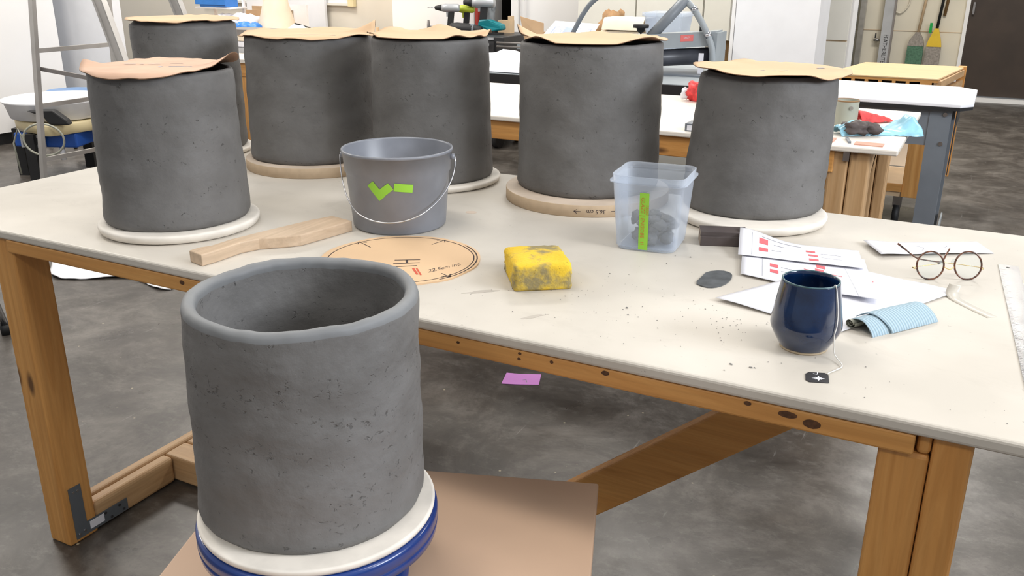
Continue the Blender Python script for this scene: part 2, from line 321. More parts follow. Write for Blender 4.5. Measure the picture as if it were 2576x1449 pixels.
# ================================================================== MAIN TABLE
tb=thing('work_table',(-.95,1.46,0),'long pine work table with dusty white top carrying the dark clay pots','table')
build('tabletop',MB().box((-1.975,1.008,.712),(.40,1.914,T)),'top',tb,bevel=.005,seg=3)
build('apron',MB().box((-1.638,1.0115,.6845),(-.007,1.050,.7115)),'firx',tb,bevel=.003)
build('apron',MB().box((-1.638,1.852,.6845),(-.007,1.89,.7115)),'firx',tb,bevel=.003)
build('apron',MB().box((-1.697,1.09,.665),(-1.63,1.82,.7115)),'firy',tb,bevel=.003)
build('apron',MB().box((-.015,1.09,.665),(.05,1.82,.7115)),'firy',tb,bevel=.003)
M['knot']=plain('pine_knot',(.085,.034,.012),.6,var=.3,scale=200)
for (kx,kz,rx_,rz_) in ((-.199,.706,.005,.003),(-.121,.697,.011,.006),(-.150,.7025,.012,.0045),(-.388,.705,.006,.0035),(-.517,.698,.003,.0022),(-.516,.7065,.003,.002),(-.616,.703,.003,.002),(-.467,.704,.003,.0025),(-1.166,.702,.006,.004),(-.872,.699,.004,.003)):
    build('knot',MB().add([(kx+rx_*math.cos(2*PI*k/14)*(1+.25*nz(k,kx)),1.0113,kz+rz_*math.sin(2*PI*k/14)*(1+.25*nz(kx,k))) for k in range(14)],[list(range(14))]),'knot',tb)
def leg(x0,x1,y0,y1,split,z0=0):
    mb=MB(); zt=.7115
    if split:
        xm=x0+(x1-x0)*.56
        mb.box((x0,y0,z0),(xm-.0008,y1,zt)); mb.box((xm+.0008,y0,z0),(x1,y1,zt))
    else: mb.box((x0,y0,z0),(x1,y1,zt))
    return build('leg',mb,'firz',tb,bevel=.008 if split else .005,seg=3)
leg(-1.697,-1.63,1.018,1.09,False); leg(-1.697,-1.63,1.82,1.89,True)
build('leg',MB().box((-.045,1.020,0),(.0105,1.09,.684)).box((-.0050,1.020,.6842),(.0105,1.09,.7115)).box((.0115,1.019,0),(.054,1.09,.7115)).box((-.01,1.04,0),(.02,1.085,.7)),'firz',tb,bevel=.006,seg=3); leg(-.045,.054,1.82,1.89,True)
mb=MB().box((-1.697,1.0905,.003),(-1.666,1.82,.072)); mb.box((-1.664,1.0905,.003),(-1.6305,1.318,.072)); mb.box((-1.664,1.46,.003),(-1.6305,1.82,.072))
build('foot_rail',mb,'paley',tb,bevel=.009,seg=3,label='paler worn foot rail')
mb=MB().box((-.045,1.0905,.003),(-.006,1.82,.072)); mb.box((.0,1.0905,.003),(.05,1.82,.072)); build('foot_rail',mb,'paley',tb,bevel=.009,seg=3)
mb=MB().box((-1.662,1.320,.003),(-.78,1.386,.072)); mb.box((-1.662,1.390,.003),(-.70,1.458,.072))
build('stretcher',mb,'palex',tb,bevel=.006,seg=3)
z0=.072; x=lambda z:-.593+(z-.254)/.815
mb=MB().vprism([(x(.074),1.42,.074),(x(.70),1.42,.70),(x(.70)+.128,1.42,.70),(x(.074)+.128,1.42,.074)],(0,.038,0))
build('brace',mb,'firx',tb,bevel=.004)
br=build('corner_bracket',MB().vprism([(-1.6295,1.034,.010),(-1.6295,1.034,.138),(-1.6295,1.064,.138),(-1.6295,1.064,.040),(-1.6295,1.172,.040),(-1.6295,1.172,.010)],(.002,0,0)),'bracket',tb,label='grey steel L bracket')
for y,z in ((1.044,.126),(1.055,.126),(1.042,.020),(1.056,.022),(1.112,.034),(1.150,.033),(1.126,.016),(1.160,.018)):
    build('screw',MB().tube([(-1.6275,y,z),(-1.6260,y,z)],.0033,8),'chrome' if y<1.06 else 'blackm',br)
build('sticker',MB().box((-1.6275,1.070,.017),(-1.6268,1.107,.036)),'paper',br)
# clay marks and crumbs on the tabletop
def patch(cx,cy,rx,ry,rot,z,n=26,j=.25,seed=0):
    mb=MB(); P=[]
    for k in range(n):
        a=2*PI*k/n; q=1+j*nz(math.cos(a)*1.3+seed*3.1,math.sin(a)*1.3,seed); u,v=rx*q*math.cos(a),ry*q*math.sin(a)
        P.append((cx+u*math.cos(rot)-v*math.sin(rot),cy+u*math.sin(rot)+v*math.cos(rot)))
    return mb.prism(P,z,z+.0002)
M['stain1']=plain('pinkish_stain',(.52,.42,.34),.6); M['stain2']=plain('grey_smear',(.43,.39,.34),.7)
stn=MB()
for a in ((-.910,1.556,.012,.010,0,'stain1'),):
    build('stain',patch(a[0],a[1],a[2],a[3],0,T+.0001,seed=1,j=.15),a[5],tb)
for (x_,y_,l,w_,rt_) in ((-.655,1.147,.024,.0055,.8),(-.533,1.094,.020,.004,.95)):
    build('stain',patch(x_,y_,l,w_,rt_,T+.0001,seed=int(l*1000),j=.8),'stain2',tb)
mb=MB(); rnd=random.Random(7)
def crumb(x,y,r):
    vs=[];
    for v in ((1,0,0),(-1,0,0),(0,1,0),(0,-1,0),(0,0,1),(0,0,-.6)):
        q=r*rnd.uniform(.6,1.25); vs.append((x+v[0]*q,y+v[1]*q,T+.0006*r/.002+v[2]*q*.55+r*.3))
    mb.add(vs,[(0,2,4),(2,1,4),(1,3,4),(3,0,4),(2,0,5),(1,2,5),(3,1,5),(0,3,5)])
for k in range(70): crumb(rnd.gauss(-.42,.10),rnd.gauss(1.24,.09),rnd.uniform(.0006,.0014))
for k in range(28): crumb(rnd.gauss(-.27,.03),rnd.gauss(1.20,.03),rnd.uniform(.0007,.0014))
for k in range(18): crumb(rnd.uniform(-.35,.2),rnd.uniform(1.04,1.14),rnd.uniform(.0006,.0013))
for k in range(16): crumb(rnd.uniform(-.7,-.45),rnd.uniform(1.1,1.4),rnd.uniform(.0006,.0011))
for x_,y_,r_ in ((-.427,1.189,.0026),(-.415,1.163,.0020),(-.235,1.062,.0026),(-.21,1.064,.0028),(-.205,1.066,.0018),(-.44,1.42,.0018),(-.415,1.475,.0026)):
    for q_ in range(3): crumb(x_+rnd.uniform(-1,1)*r_*.5,y_+rnd.uniform(-1,1)*r_*.5,r_*rnd.uniform(.5,.75))
tag(build('clay_crumbs',mb,'clay',loc=(0,0,T)),'tiny dark clay crumbs scattered over the white tabletop','crumbs',kind='stuff')
# ================================================================== DARK CLAY POTS, BATS, CARD LIDS
def pot(name,c,rb,rt_,z0,h,label,lean=(0,0),wall=.013,n=128,m_=70,mat='clay',seed=0,open_=False,rr=.006,sh=0):
    prof=[]; 
    for i in range(m_+1):
        t=i/m_; z=z0+h*t; r=rb+(rt_-rb)*t
        if t<.04: r-=.005*(1-t/.04)**2
        if sh and h*(1-t)<sh*1.6: r-=sh*(1-math.sqrt(max(0,1-(1-h*(1-t)/(sh*1.6))**2)))
        prof.append((r,z))
    cr=wall/2
    prof=[p for p in prof if p[1]<=z0+h-cr]
    for k in range(1,8):
        a=PI*k/8; prof.append((rt_-sh-cr+cr*math.cos(a),z0+h-cr+cr*math.sin(a)))
    for i in range(m_//2+1):
        t=1-i/(m_//2); prof.append((rb+(rt_-rb)*t-wall-sh*t**8,z0+.012+(h-.012-cr)*t))
    def fn(r,z,a):
        t=(z-z0)/h; x_,y_=math.cos(a),math.sin(a)
        k=.0018*nz(x_*1.4+seed,y_*1.4,t*2.5)+.0011*nz(x_*5+seed,y_*5,t*9)+.0005*nz(x_*16,y_*16+seed,t*30)
        k+=.0007*math.sin(t*24+nz(x_+seed,y_)*3)
        dz=(.0028*nz(x_*1.6+seed,y_*1.6,7)+.0012*nz(x_*6,y_*6+seed,3))*max(0,t-.5)*2
        return r+k, z+dz
    mb=MB().lathe(prof,c,n,fn,top=(lean[0],lean[1],z0,z0+h))
    if mat=='clayf':
        for i in range(len(prof)-1):
            if prof[i][1]>z0+h-cr*1.15 or prof[i+1][1]>z0+h-cr*1.0:
                for k in range(n): mb.mi[i*n+k]=1
    o=build(name,mb,[mat,'clayrim'],loc=(c[0],c[1],z0))
    return tag(o,label,'pot','dark clay cylinder pots')
def bat(c,r,th,label,rim='plaster',face='plaster',cat='bat',lip=True,seed=0):
    z=T
    if lip: prof=[(r-.012,z),(r-.004,z+.003),(r-.001,z+th*.55),(r,z+th-.004),(r-.0015,z+th-.001),(r-.005,z+th),(r-.012,z+th-.0005)]
    else: prof=[(r-.001,z),(r,z+.001),(r,z+th-.001),(r-.001,z+th)]
    mb=MB().lathe(prof,c,96); 
    if face!=rim:
        mb.mi[-1]=1
    return tag(build('pottery_bat',mb,[rim,face],loc=(c[0],c[1],z)),label,cat,'round bats under the pots')
def lid(c,r,z,seed,lifts,label,mat='kraft',amp=.004,nr=14,na=96,edge=None,marks=None,rj=.03,clear=.004,rin=None):
    rin=rin or r-.01
    def surf(rho,a):
        t=rho; rr=r*(1+rj*nz(math.cos(a)*1.8+seed,math.sin(a)*1.8,seed))*t
        h=clear+amp*max(0,t)**2*(1.3*nz(math.cos(a)*1.7+seed*2,math.sin(a)*1.7,seed)+.35*nz(math.cos(a)*5,math.sin(a)*5+seed,2))*2
        h+=.0015*nz(rr*math.cos(a)*30,rr*math.sin(a)*30,seed)
        for (la,lw,lh) in lifts:
            dd=(a-R(la)+PI)%(2*PI)-PI; h+=lh*math.exp(-(dd/R(lw))**2)*max(0,(t-.45)/.55)**1.7
        if rr<rin+.006: h=max(h,.0050)
        return (c[0]+rr*math.cos(a),c[1]+rr*math.sin(a),z+h)
    mb=MB(); vs=[surf(0,0)]; 
    for i in range(1,nr+1): vs+=[surf(i/nr,2*PI*k/na) for k in range(na)]
    fs=[(0,1+k,1+(k+1)%na) for k in range(na)]+[(1+(i-1)*na+k,1+i*na+k,1+i*na+(k+1)%na,1+(i-1)*na+(k+1)%na) for i in range(1,nr) for k in range(na)]
    mb.add(vs,fs,0,True); th=.0014; lo=[Vector(v)-Vector((0,0,th)) for v in vs]; N=len(vs)
    mb.add(lo,[f[::-1] for f in fs],1,True)
    o0=len(mb.v)-2*N; b0=1+(nr-1)*na
    for k in range(na): mb.f.append([o0+b0+(k+1)%na,o0+b0+k,o0+N+b0+k,o0+N+b0+(k+1)%na]); mb.mi.append(1); mb.sm.append(False)
    o=tag(build('card_disc',mb,[mat,'kraftedge'],loc=(c[0],c[1],z)),label,'card disc','kraft card discs on the pots')
    def onlid(x_,y_):
        # x_,y_ in metres in image-right / away axes
        vx=RIGHT*x_-FRONT*y_; rho=min(1,vx.length/r); a=math.atan2(vx.y,vx.x)
        q=Vector(surf(rho,a)); q.z+=.0006; return q
    if marks: marks(o,onlid)
    return o
# A front-left
bat((-1.3697,1.2059),.1517,.018,'round plaster bat under the front left pot',seed=1)
pot('clay_pot',(-1.380,1.2124),.1372,.1293,T+.018,.2825,'dark clay pot at the front left of the table under a pink-stained card lid',seed=1)
def mkA(o,f):
    mb=MB(); stroke(mb,[(-.075,.02),(-.055,.02)],.004,f); stroke(mb,[(-.045,.02),(-.040,.02)],.004,f); stroke(mb,[(-.03,.02),(-.008,.021)],.003,f); stroke(mb,[(.008,.035),(.03,.035)],.004,f)
    stroke(mb,[(.025,-.02),(.05,-.02)],.006,f); stroke(mb,[(.05,-.018),(.065,-.018)],.003,f)
    mb.add([f(x,y) for x,y in ((.005,-.03),(.012,-.03),(.012,-.018),(.005,-.018))],[(0,1,2,3)])
    build('print',mb,'greyink',o,label='faint box print')
lid((-1.380,1.2124),.141,T+.3005,3,[(24,26,.024),(207,16,.014),(-62,30,-.006)],'pink-stained kraft card lid on the front left pot',mat='kraftp',marks=mkA,amp=.0035,rin=.131)
# B back-left
bat((-1.905,1.765),.150,.015,'plaster bat almost hidden beneath the tall back left pot')
pot('clay_pot',(-1.9093,1.77),.1361,.1337,T+.015,.3316,'tallest dark clay pot at the back left corner of the table',seed=2,sh=.010)
lid((-1.9093,1.77),.143,T+.3466,5,[(215,10,.004)],'pale flat card lid on the tallest back left pot',amp=.0025,rin=.135,clear=.003)
# C
bat((-1.5,1.7876),.18,.025,'thick tan fibreboard bat under the second pot of the back row','mdf','mdftop',lip=False)
pot('clay_pot',(-1.5127,1.7976),.1634,.1557,T+.025,.2971,'wide dark clay pot behind the grey bucket on the left',seed=3)
def mkC(o,f):
    mb=MB(); stroke(mb,[(-.03,-.115),(.0,-.09),(.07,-.095),(.09,-.12)],.003,f); stroke(mb,[(.02,-.1),(.03,-.092),(.04,-.1)],.003,f)
    build('marker_line',mb,'greyink',o)
lid((-1.5127,1.7976),.166,T+.3221,8,[(33,8,.030),(50,14,.006),(-60,20,-.004)],'wide kraft card lid with a curled right edge on the left back row pot',marks=mkC,rin=.158)
# D
bat((-1.140,1.7790),.158,.015,'white rimmed plaster bat half hidden behind the grey bucket')
pot('clay_pot',(-1.1467,1.7846),.1421,.1337,T+.015,.3162,'dark clay pot directly behind the grey bucket, right-hand side',seed=4)
lid((-1.1467,1.7846),.141,T+.3312,11,[(20,9,.010),(160,20,.016),(110,12,.014),(-35,10,.005),(-62,16,-.004),(0,10,-.003)],'rippled kraft card lid on the pot behind the bucket',amp=.006,rin=.136)
# E
bE=bat((-.7519,1.7972),.18,.025,'thick tan fibreboard bat with pencilled 36.5 cm arrows','mdf','mdftop',lip=False)
def onE(s_,z_):
    a=math.atan2(FRONT.y,FRONT.x)+R(2)+s_/.1803; return Vector((-.7519+.1803*math.cos(a),1.7972+.1803*math.sin(a),T+.0125+z_))
mb=textmb('36.5 cm',.0125,lambda x,y:onE(-x-.001,-y),shear=.1); build('pencil_text',mb,'ink',bE)
for sgn,x0 in ((-1,-.033),(1,.030)):
    mb=MB()
    stroke(mb,[(x0,0),(x0+.013*sgn,0)],.0012,onE); stroke(mb,[(x0+.008*sgn,.004),(x0+.014*sgn,0),(x0+.008*sgn,-.004)],.0012,onE)
    build('pencil_arrow',mb,'ink',bE)
pot('clay_pot',(-.7615,1.820),.1559,.1525,T+.025,.3098,'broad dark clay pot in the middle of the back row with a gaping warped lid',seed=5)
lid((-.7615,1.820),.160,T+.3348,14,[(207,15,.034),(232,12,.010),(-80,16,-.004),(-108,10,.010),(-25,20,.014),(20,14,-.004)],'warped kraft card lid curling up at its left tip',amp=.004,rin=.155,clear=.004)
# F
bat((-.3876,1.7934),.1506,.018,'plaster bat under the right-hand pot beside the papers')
pot('clay_pot',(-.401,1.844),.1436,.1348,T+.018,.2706,'short dark clay pot furthest right on the table',seed=6,lean=(.013,.006),sh=.010)
def mkF(o,f):
    mb=MB(); stroke(mb,[(-.03,-.045),(-.022,-.041)],.004,f); stroke(mb,[(-.01,-.05),(-.002,-.049)],.0035,f); stroke(mb,[(.006,-.052),(.022,-.046)],.004,f); stroke(mb,[(.095,.0),(.105,.005)],.009,f)
    build('marker_line',mb,'greyink',o)
lid((-.388,1.850),.153,T+.2886,17,[(207,22,.008),(25,15,.004)],'wavy kraft card lid on the rightmost pot',amp=.0035,marks=mkF,rin=.137)
# G the pot in progress on the banding wheel
GX,GY=-.6809,.7580
pot('clay_pot',(GX,GY),.140,.1366,.5805,.2731,'large open dark clay pot in the foreground on a blue banding wheel',seed=9,wall=.0165,n=200,m_=110,mat='clayf',lean=(.0029,.0026))
o=tag(build('pottery_bat',MB().lathe([(.140,.5705),(.1445,.5715),(.146,.5745),(.1465,.5785),(.1455,.5800),(.143,.5805)],(-.6643,.7454),128),'plaster',loc=(-.6643,.7454,.5705)),'white plaster bat between the foreground pot and the blue wheel','bat','round bats under the pots')
bw=thing('banding_wheel',(-.6643,.7454,.4635),'blue cast banding wheel under the foreground pot','banding wheel')
build('wheel_head',MB().lathe([(.02,.538),(.140,.538),(.1485,.541),(.1495,.551),(.1480,.5525),(.1495,.554),(.1495,.566),(.148,.5695),(.145,.5705)],(-.6643,.7454),128),'bluepaint',bw)
build('spindle',MB().lathe([(.028,.50),(.026,.525),(.05,.5375)],(-.6643,.7454),48),'bluepaint',bw)
build('base',MB().lathe([(.107,.4635),(.110,.466),(.110,.474),(.10,.482),(.06,.49),(.035,.4995)],(-.6643,.7454),96),'bluepaint',bw)
# ================================================================== TALL STAND WITH PEACH BOARD
st=thing('work_stand',(-.64,.75,0),'stand with a peach-coloured board carrying the foreground pot','stand')
cr_=Vector((-.432,1.118)); ex=Vector((math.cos(R(19.94)),math.sin(R(19.94)))); ey=Vector((math.sin(R(19.94)),-math.cos(R(19.94))))
p=[cr_,cr_-ex*.56,cr_-ex*.56+ey*.70,cr_+ey*.70]
mb=MB().prism([tuple(q) for q in p],.4485,.4635); o=build('board',mb,['board'],st,bevel=.003)
cen=(p[0]+p[2])/2
fr=MB()
for (sx,sy) in ((-.2,-.25),(.2,-.25),(.2,.25),(-.2,.25)):
    q=cen+ex*sx+ey*sy; mbl=MB().box((q.x-.018,q.y-.018,0),(q.x+.018,q.y+.018,.4483),rz=R(19.94)); build('leg',mbl,'palez',st,bevel=.003)
a_=[cen+ex*sx+ey*sy for (sx,sy) in ((-.2,-.25),(.2,-.25),(.2,.25),(-.2,.25))]
for k in range(4): fr.obox((*a_[k],.42),(*a_[(k+1)%4],.42),.02,.055)
build('stand_frame',fr,'palex',st)
# ================================================================== THINGS ON THE MAIN TABLE
# bucket
BX,BY=-.9934,1.4176
bk=thing('bucket',(BX,BY,T),'grey plastic bucket with green tape strips and a wire handle','bucket')
prof=[(.088,T),(.0913,T+.004),(.1005,T+.108),(.1030,T+.111),(.1055,T+.147),(.1076,T+.147),(.1082,T+.150),(.1076,T+.1528),(.1045,T+.1528),(.1035,T+.150),(.1008,T+.112),(.0985,T+.108),(.0885,T+.006)]
build('pail',MB().lathe(prof,(BX,BY),96),'greypail',bk)
def onB(s_,z_,off=.0006):
    a=math.atan2(FRONT.y,FRONT.x)+s_/.098; rr=.0913+(.1005-.0913)*((z_)/.108)+off; return Vector((BX+rr*math.cos(a),BY+rr*math.sin(a),T+z_))
def tape(cx,cz,l,w_,rot,name='tape'):
    mb=MB(); n=8
    def f(u,v):
        x_=(u-.5)*l; y_=(v-.5)*w_; return onB(cx+x_*math.cos(rot)-y_*math.sin(rot),cz+x_*math.sin(rot)+y_*math.cos(rot))
    mb.grid(f,n,4); build(name,mb,'green',bk)
tape(-.0300,.088,.036,.0155,R(-52)); tape(-.0150,.088,.034,.0155,R(38)); tape(.0215,.0945,.035,.0155,R(-7))
aR=math.atan2(RIGHT.y,RIGHT.x)
for sg in (0,PI):
    a=aR+sg-R(4); x_,y_=BX+.107*math.cos(a),BY+.107*math.sin(a)
    build('handle_lug',MB().tube([(BX+.102*math.cos(a),BY+.102*math.sin(a),T+.136),(BX+.1125*math.cos(a),BY+.1125*math.sin(a),T+.136)],.0055,12),'greypail',bk)
pts=[]; 
for k in range(41):
    t=k/40; a=aR-R(4)+PI-t*PI; pass
rx=Vector((math.cos(aR-R(4)),math.sin(aR-R(4)))); fo=Vector((rx.y,-rx.x))
for k in range(61):
    th_=PI*k/60; u=-math.cos(th_)*.1135; dep=math.sin(th_)**.8
    z_=T+.136-.104*dep; rr=.0913+(.1005-.0913)*(z_-T)/.108+.004
    fwd=math.sqrt(max(0,(max(rr,.1)**2-u*u))) if abs(u)<.1 else 0
    fwd=math.sqrt(max(0,.1145**2-u*u)) if abs(u)<.1145 else 0
    v=rx*u+fo*fwd*min(1,dep*1.15); pts.append((BX+v.x,BY+v.y,z_))
build('handle',MB().tube(pts,.0013,8),'wire',bk,label='thin wire bail handle')
# wooden paddle
pp=[(-1.134,1.031),(-1.131,1.056),(-1.130,1.117),(-1.112,1.150),(-1.076,1.188),(-1.064,1.204),(-1.041,1.326),(-1.028,1.312)][:7]
pb=[(-1.098,1.338),(-1.117,1.290),(-1.140,1.202),(-1.158,1.121),(-1.160,1.079),(-1.170,1.063),(-1.172,1.040)]
pp=[(-1.134,1.031),(-1.130,1.058),(-1.128,1.117),(-1.115,1.150),(-1.078,1.186),(-1.064,1.204),(-1.041,1.326)]
tag(build('wooden_paddle',MB().prism(pp+pb,T,T+.021),'beech',loc=(-1.1,1.18,T),bevel=.002),'pale beech paddle lying left of the bucket','paddle')
# card template
cx_,cy_=-.8581,1.2214; rT=.1385
def onT(x_,y_): v=RIGHT*x_-FRONT*y_; return Vector((cx_+v.x,cy_+v.y,T+.0031))
P=[]
for k in range(96):
    a=2*PI*k/96; rr=rT*(1+.035*nz(math.cos(a)*2.5,math.sin(a)*2.5,4)); P.append((cx_+rr*math.cos(a),cy_+rr*math.sin(a)))
tp=tag(build('card_template',MB().prism(P,T,T+.0028),'kraft',loc=(cx_,cy_,T)),'round kraft card template marked with the letter H and 22.5 cm','template')
ink=MB()
ring_=[(.128*math.cos(2*PI*k/72)*(1+.008*nz(k*.3)),.128*math.sin(2*PI*k/72)) for k in range(73)]
stroke(ink,ring_,.0018,onT)
ring2=[(.134*math.cos(R(a)),.134*math.sin(R(a))*1) for a in range(-55,40,5)]; stroke(ink,ring2,.0022,onT)
build('marker_circle',ink,'ink',tp); ink=MB()
stroke(ink,[(-.008,-.010),(.034,-.007)],.0030,onT); stroke(ink,[(-.008,-.030),(.035,-.024)],.0030,onT); stroke(ink,[(.012,-.010),(.0145,-.026)],.0038,onT); stroke(ink,[(-.002,-.046),(.032,-.040)],.0028,onT)
build('marker_letter',ink,'ink',tp)
for (ax,ay,bx_,by_) in ((-.062,.064,-.088,.098),(.048,.083,.070,.112),(.078,-.080,.093,-.098)):
    ink=MB(); stroke(ink,[(ax,ay),(bx_,by_)],.0018,onT); d=Vector((bx_-ax,by_-ay)).normalized(); n_=Vector((-d.y,d.x))
    for sg in (1,-1): q=Vector((bx_,by_))-d*.012+n_*sg*.009; stroke(ink,[(bx_,by_),tuple(q)],.0018,onT)
    build('marker_arrow',ink,'ink',tp)
ink=MB()
t2=textmb('22.5cm int.',.0150,lambda x,y:onT(.080+x*math.cos(R(38))-y*math.sin(R(20)),-.050+x*math.sin(R(38))+y*1.3),shear=.3); ink.add(t2.v,t2.f)
build('marker_text',ink,'ink',tp)
ri=MB(); stroke(ri,[(.028,-.055),(.038,-.085)],.004,onT); stroke(ri,[(.034,-.055),(.044,-.088)],.003,onT); build('red_print',ri,'redink',tp)
# sponge
a=R(36); e1=Vector((math.cos(a),math.sin(a))); e2=Vector((-math.sin(a),math.cos(a))); c0=Vector((-.608,1.17))
sp=MB()
def supb(u,v): return None
nn=14; L_,D_,H_=.094,.118,.044
vs={}
def sv(i,j,k):
    key=(i,j,k)
    if key in vs: return vs[key]
    x_,y_,z_=i/nn,j/nn,k/nn; X=(x_-.5)*2;Y=(y_-.5)*2;Z=(z_-.5)*2
    rr=.22
    def rnd_(p,h):
        q=Vector((max(-1+rr*.6,min(1-rr*.6,p[0])),max(-1+rr*.5,min(1-rr*.5,p[1])),max(-1+.1,min(1-.45,p[2]))))
        dd=Vector(p)-q
        if dd.length>1e-6:
            lim=Vector((rr*.6 if dd.x else 0,rr*.5 if dd.y else 0,(.45 if p[2]>0 else .1) if dd.z else 0)); m_=max(abs(dd.x)/(rr*.6),abs(dd.y)/(rr*.5),abs(dd.z)/(.45 if p[2]>0 else .1))
            nrm=Vector((dd.x/(rr*.6),dd.y/(rr*.5),dd.z/(.45 if p[2]>0 else .1))); nrm=nrm/nrm.length*m_
            dd=Vector((nrm.x*rr*.6,nrm.y*rr*.5,nrm.z*(.45 if p[2]>0 else .1)))
        return q+dd
    q=rnd_((X,Y,Z),0); q.x*=1+.03*nz(q.y*2,q.z*2,1); hz=H_*(1-.10*(Y>0)*Y+.06*nz(q.x*1.5,q.y*1.5,5)) 
    w2=c0+e1*((q.x+1)/2*L_)+e2*((q.y+1)/2*D_); 
    k_=.0012*nz(q.x*9,q.y*9,q.z*9) if z_>0 else 0
    vs[key]=len(sp.v); sp.v.append(Vector((w2.x+k_,w2.y+k_,T+(q.z+1)/2*hz+(k_ if z_>.3 else 0)))); return vs[key]
for A_ in range(nn):
    for B_ in range(nn):
        for q in ([(A_,B_,0),(A_,B_+1,0),(A_+1,B_+1,0),(A_+1,B_,0)],[(A_,B_,nn),(A_+1,B_,nn),(A_+1,B_+1,nn),(A_,B_+1,nn)],
                  [(A_,0,B_),(A_+1,0,B_),(A_+1,0,B_+1),(A_,0,B_+1)],[(A_,nn,B_),(A_,nn,B_+1),(A_+1,nn,B_+1),(A_+1,nn,B_)],
                  [(0,A_,B_),(0,A_,B_+1),(0,A_+1,B_+1),(0,A_+1,B_)],[(nn,A_,B_),(nn,A_+1,B_),(nn,A_+1,B_+1),(nn,A_,B_+1)]):
            sp.f.append([sv(*t_) for t_ in q]); sp.mi.append(0); sp.sm.append(True)
tag(build('sponge',sp,'sponge',loc=(-.62,1.22,T)),'thick yellow sponge stained with grey clay','sponge')
# plastic tub
TX,TY=-.505,1.522; ta=R(6)
def rsq(h,r,z,n=8,cx=TX,cy=TY,a=ta):
    out=[]
    for q,(sx,sy) in enumerate(((1,1),(-1,1),(-1,-1),(1,-1))):
        for k in range(n+1):
            b=PI/2*q+PI/2*k/n; x_=sx*(h-r)+r*math.cos(b); y_=sy*(h-r)+r*math.sin(b); out.append((cx+x_*math.cos(a)-y_*math.sin(a),cy+x_*math.sin(a)+y_*math.cos(a),z))
    return out
def loft(rings,mb=None,mi=0,cap=(True,True)):
    mb=mb or MB(); n=len(rings[0]); vs=[v for g in rings for v in g]; o=len(mb.v)
    mb.add(vs,[(i*n+k,i*n+(k+1)%n,(i+1)*n+(k+1)%n,(i+1)*n+k) for i in range(len(rings)-1) for k in range(n)],mi,True)
    for c_,i,rv in ((cap[0],0,True),(cap[1],len(rings)-1,False)):
        if c_: f=[o+i*n+k for k in range(n)]; mb.f.append(f[::-1] if rv else f); mb.mi.append(mi); mb.sm.append(False)
    return mb
tu=thing('plastic_tub',(TX,TY,T),'frosted clear plastic tub with dark clay scraps and a green glaze label','tub')
build('tub_body',loft([rsq(.052,.018,T+.001),rsq(.0555,.020,T+.006),rsq(.0640,.020,T+.124),rsq(.0695,.022,T+.1245),rsq(.0695,.022,T+.1275),rsq(.0655,.021,T+.128),rsq(.0660,.021,T+.138),rsq(.0645,.021,T+.138),rsq(.0625,.019,T+.122),rsq(.0540,.018,T+.008),rsq(.0500,.016,T+.004)]),'tub',tu)
fx=Vector((math.cos(ta),math.sin(ta))); fy=Vector((math.sin(ta),-math.cos(ta)))
def onTub(x_,z_): 
    h=.0555+(.0640-.0555)*(z_-.006)/.118+.0008; v=fx*x_+fy*h; return Vector((TX+v.x,TY+v.y,T+z_))
mb=MB().grid(lambda u,v:onTub(-.0020+(u-.5)*.0170,.004+v*.106),3,8); lb=build('label',mb,'green',tu)
mb=textmb('GLAZE | ENGOBE  1l',.0098,lambda x,y:onTub(-.0045+y,.058-x)+Vector((fy.x,fy.y,0))*.0005,shear=.1)
t2=textmb('125ml',.0075,lambda x,y:onTub(.0035+y,.080-x)+Vector((fy.x,fy.y,0))*.0005,shear=.2); mb.add(t2.v,t2.f); build('label_writing',mb,'redink2',lb)
rnd=random.Random(11); sc_=MB()
def lump(cx,cy,cz,r,fl=.6,mb=None,seed=0,n=10):
    mb=mb or sc_; vs=[]; 
    for i in range(n+1):
        for k in range(n*2):
            th_=PI*i/n; a=PI*k/n; d=Vector((math.sin(th_)*math.cos(a),math.sin(th_)*math.sin(a),math.cos(th_))); q=r*(1+.45*nz(d.x*1.7+seed,d.y*1.7,d.z*1.7)+.2*nz(d.x*4,d.y*4+seed,d.z*4)); vs.append((cx+d.x*q,cy+d.y*q,cz+d.z*q*fl))
    m2=n*2; mb.add(vs,[(i*m2+k,(i+1)*m2+k,(i+1)*m2+(k+1)%m2,i*m2+(k+1)%m2) for i in range(n) for k in range(m2)],0,True)
for k in range(26):
    u,v=rnd.uniform(-.030,.030),rnd.uniform(-.030,.030); zz=rnd.choice((.016,.020,.026,.034)); lump(TX+fx.x*u+fy.x*v,TY+fx.y*u+fy.y*v,T+zz,rnd.uniform(.012,.0165),.7,seed=k)
for k in range(13):
    u,v=rnd.uniform(-.012,.030),rnd.uniform(-.026,.026); lump(TX+fx.x*u+fy.x*v,TY+fx.y*u+fy.y*v,T+rnd.uniform(.04,.058),rnd.uniform(.009,.013),.7,seed=k+40)
lump(TX-fx.x*.032,TY-fx.y*.032,T+.048,.009,1.4,seed=3)
tag(build('clay_scraps',sc_,'clay',loc=(TX,TY,T+.005)),'heap of dark clay scraps inside the clear tub','clay scraps',kind='stuff')
# dark block
a=math.atan2(.025,.066); ca=Vector((-.421,1.553)); e1=Vector((math.cos(a),math.sin(a))); e2=Vector((-e1.y,e1.x))
q=[ca,ca+e1*.085,ca+e1*.085+e2*.042,ca+e2*.042]; mb=MB().prism([tuple(v) for v in q],T,T+.0175); mb.prism([tuple(v+e2*.002) for v in q],T+.0185,T+.0265); mb.mi[5]=1; mb.mi[11]=1
mb.prism([tuple(v+e1*.001+e2*.001) for v in q],T+.0172,T+.0188)
tag(build('rubbing_block',mb,['brick','blockcut'],loc=(-.39,1.58,T),bevel=.0012),'dark brown block with pale cut end between the tub and the papers','block')
